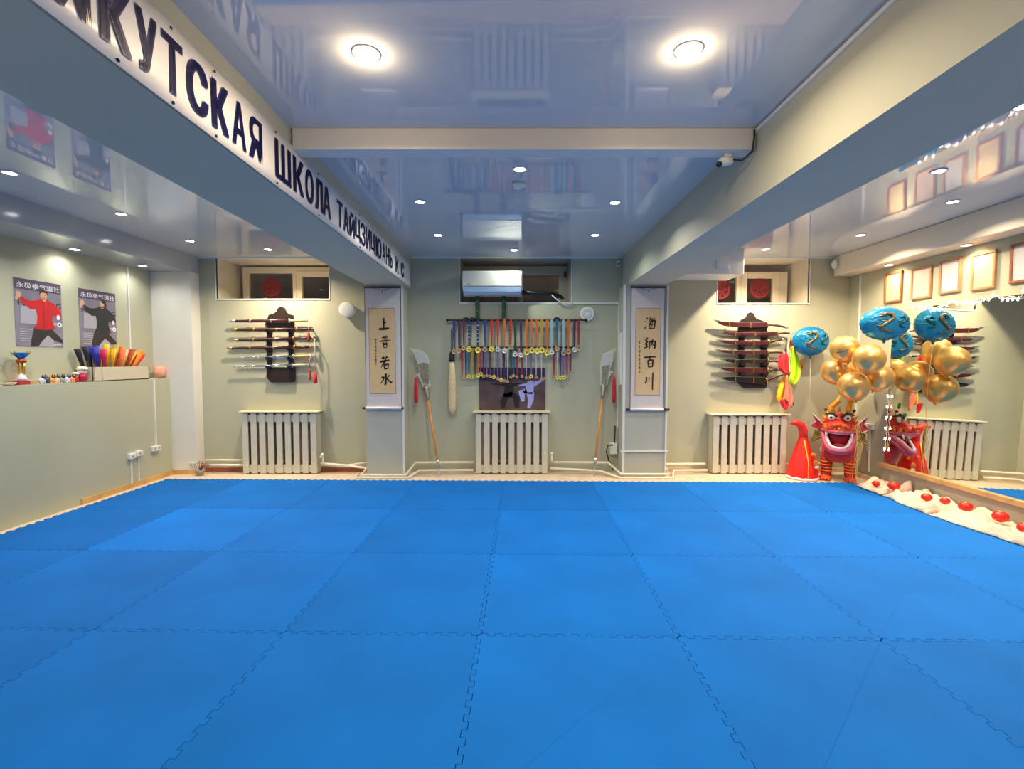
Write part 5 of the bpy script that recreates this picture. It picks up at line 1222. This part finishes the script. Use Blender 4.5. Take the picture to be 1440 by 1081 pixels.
for sx in (-1, 1):
    obj('fang', MB().tube([L_(sx*.115, -.17, .575), L_(sx*.125, -.19, .52)], [.018, .003], 10), M_WF, head)
    ec = L_(sx*.075, -.115, .735)
    e = obj('eye', MB().ell(ec, (.036, .026, .036), RD, 18, 12), mat('eye_white', (240, 235, 220), .2), head)
    obj('pupil', MB().ell(ec+RD @ Vector((sx*.004, -.020, .0)), (.015, .010, .015), RD), M_BLACK, e)
    obj('brow', MB().tube([L_(sx*.02, -.125, .745), L_(sx*.075, -.12, .790), L_(sx*.14, -.08, .765)], [.012, .018, .006], 8), mat('brow_green', (40, 70, 60), .6), head)
    obj('cheek_fin', MB().prism([L_(sx*.15, -.03, .63), L_(sx*.26, .06, .74), L_(sx*.235, .07, .66), L_(sx*.29, .09, .60), L_(sx*.21, .06, .57), L_(sx*.15, -.02, .56)], RD @ Vector((0, .02, 0))), mat('fin_red', (210, 60, 70), .5, noise=(30, .4)), head, bevel=.004)
    obj('cheek_fin_edge', MB().tube([L_(sx*.15, -.045, .64), L_(sx*.265, .045, .75), L_(sx*.235, .05, .66), L_(sx*.30, .07, .60), L_(sx*.21, .04, .56)], .006, 6), M_WF, head)
    obj('temple_pompom', MB().tube([L_(sx*.12, .0, .74), L_(sx*.135, -.02, .80)], .004, 6).ell(L_(sx*.137, -.02, .815), (.018, .018, .018)), mat('dark_red_pompom', (110, 16, 26), .7), head)
    hp = [L_(sx*.075, .03, .75), L_(sx*.085, .05, .84), L_(sx*.06+.04, .07, .91), L_(sx*.06+.055, .07, .975)]
    o = obj('horn', MB().tube(hp, [.028, .030, .028, .010], 12), mat('horn_gold', (244, 166, 30), .35, noise=(30, .25)), head)
    for k in range(4): p = lerp(hp[1], hp[2], k/3); obj('horn_ring', MB().ell(p, (.032, .032, .008), RD, 12, 6), M_ORANGE, o)
    mn = MB()
    for k in range(5): mn.tube([L_(sx*.13, .03, .60-.02*k), L_(sx*.22, .08, .57-.03*k), L_(sx*(.25+.01*k), .12, .52-.03*k)], [.018, .014, .003], 8)
    obj('side_mane', mn, (M_YELLOW, M_GREEN)[sx > 0] if False else mat('mane_mix', (150, 130, 50), .7, noise=(20, .6)), head)
hb = MB()
for k in range(9):
    a = math.pi*k/8; hb.tube([L_(.13*math.cos(a), .06, .66+.09*math.sin(a)), L_(.19*math.cos(a), .12, .68+.16*math.sin(a))], [.03, .004], 8)
obj('crest', hb, mat('crest_gold', (240, 150, 30), .5, noise=(30, .3)), head)
obj('tail', MB().tube([L_(0, .16, .36), L_(0, .25, .36), L_(0, .28, .47), L_(0, .25, .55)], [.06, .045, .035, .008], 12), M_REDV, t)

# tail costume: red cloth cone with curled tip
c = atZ(1124, 671, 0); c = Vector((c.x+.01, 5.665, 0))
t = thing('tail_costume', 'red cloth cone costume with curled tip beside radiator cover', 'costume', tuple(c))
prof = [(.155, .01), (.160, .04), (.150, .12), (.125, .22), (.095, .32), (.062, .42), (.045, .48), (.040, .50)]
obj('cloth_cone', MB().lathe(prof, c, 40, ridge=.05, rn=9), mat('bright_red_cloth', (236, 34, 26), .5, noise=(12, .15)), t)
obj('curled_tip', MB().tube([c+Vector(q) for q in ((0, 0, .48), (.0, 0, .56), (-.03, 0, .63), (-.09, 0, .665), (-.155, -.005, .650))], [.045, .046, .045, .038, .014], 14), mat('bright_red_cloth', (0, 0, 0)), t)
obj('hem', MB().lathe([(.158, 0), (.172, .006), (.172, .022), (.160, .03)], c, 40), M_WF, t)
m = MB()
for (th0, z, r) in ((-.9, .20, .034), (-.55, .12, .03), (-1.2, .30, .022), (-.5, .28, .022)):
    rr = .155*(1-z*.95)+.012; m.ell(c+Vector((rr*math.cos(th0), rr*math.sin(th0), z)), (r, .012, r*1.1))
obj('cloth_patches', m, M_ORANGE, t)
obj('ribbon_band', MB().tube([c+Vector(q) for q in ((-.02, -.055, .46), (-.015, -.10, .32), (-.01, -.135, .2), (-.03, -.165, .04))], .007, 6), M_YELLOW, t)
m = MB(); m.ell(c+Vector((.095, -.118, .155)), (.03, .01, .018)); obj('eye_patch', m, M_WF, t)

# ================================================================== CLOTH AND LANTERNS ALONG THE RIGHT WALL
random.seed(5)
import mathutils.noise as nz_
LANT = []
def lantern(px, py, label, sc=1.0):
    d = ray(px, py); z = .082*sc+.045; p = atZ(px, py, z); r = .045*sc
    if p.x > XR-.14: p.x = XR-.14
    LANT.append((p.x, p.y, z-r*1.0, r)); t = thing('paper_lantern', label, 'lantern', (p.x, p.y, z-r), 'little red lanterns along the right wall')
    pr = [(max(.012, r*1.1*math.sin(math.pi*i/12)), -r*.92*math.cos(math.pi*i/12)) for i in range(1, 12)]
    obj('lantern_body', MB().lathe(pr, (p.x, p.y, z), 32, ridge=.06, rn=10), mat('lantern_red', (224, 36, 14), .35, noise=(20, .15)), t)
    obj('cap', MB().lathe([(.018*sc, z+r*.74), (.016*sc, z+r*.9), (.006, z+r*.95)], (p.x, p.y, 0), 14), M_GOLD, t)
    obj('cap', MB().lathe([(.014*sc, z-r*.95), (.017*sc, z-r*.74)], (p.x, p.y, 0), 14), M_GOLD, t)
    obj('tassel', MB().tube([(p.x, p.y, z-r*.9), (p.x-.01, p.y-.01, z-r*1.0)], [.005, .003], 6), M_YELLOW, t)
lantern(1232, 680, 'little red lantern nearest the dragon figure', .7)
lantern(1257, 683, 'little red lantern, second from the dragon', 1.0)
lantern(1303, 699, 'little red lantern partly sunk in cloth, third from the dragon', .85)
lantern(1329, 704, 'flattened little red lantern, fourth from the dragon', .75)
lantern(1358, 712, 'little red lantern with gold cap, fifth from the dragon', 1.0)
lantern(1407, 726, 'large little red lantern near right edge', 1.05)
lantern(1441, 742, 'little red lantern cut by right photo edge', .9)
def cloth_strip(y0, y1, label, seed):
    def fn(u, v):
        y = lerp(y0, y1, u); x = lerp(3.715+.03*math.sin(y*5+seed), XR-.11, v)
        x = min(x, XR-.10)
        e = min(1, v*5)*min(1, u*12)*min(1, (1-u)*12)
        h = (.022 + .11*abs(nz_.noise(Vector((y*5, x*5, seed))))+.06*abs(nz_.noise(Vector((y*14, x*12, seed+3)))))*e + .0285
        for lx, ly_, lb, lr in LANT:
            if math.hypot(x-lx, y-ly_) < lr+.035: h = min(h, max(.0285, lb-.012))
        return Vector((x + .02*nz_.noise(Vector((y*6, 0, seed))), y, h))
    o = obj('crumpled_cloth', MB().grid(fn, int((y1-y0)*60), 16), mat('white_gauze', (226, 202, 178), .75, noise=(9, .12), bump=(60, .5, .02)), solid=-.006)
    tag(o, label, 'cloth', 'crumpled white cloths along the right wall')
cloth_strip(4.85, 5.22, 'crumpled white cloth on floor nearest the dragon, by mirror end', 1)
cloth_strip(4.25, 4.84, 'crumpled white cloth on floor in middle below the mirror', 2)
cloth_strip(3.0, 4.24, 'crumpled white cloth on floor at right photo edge', 3)
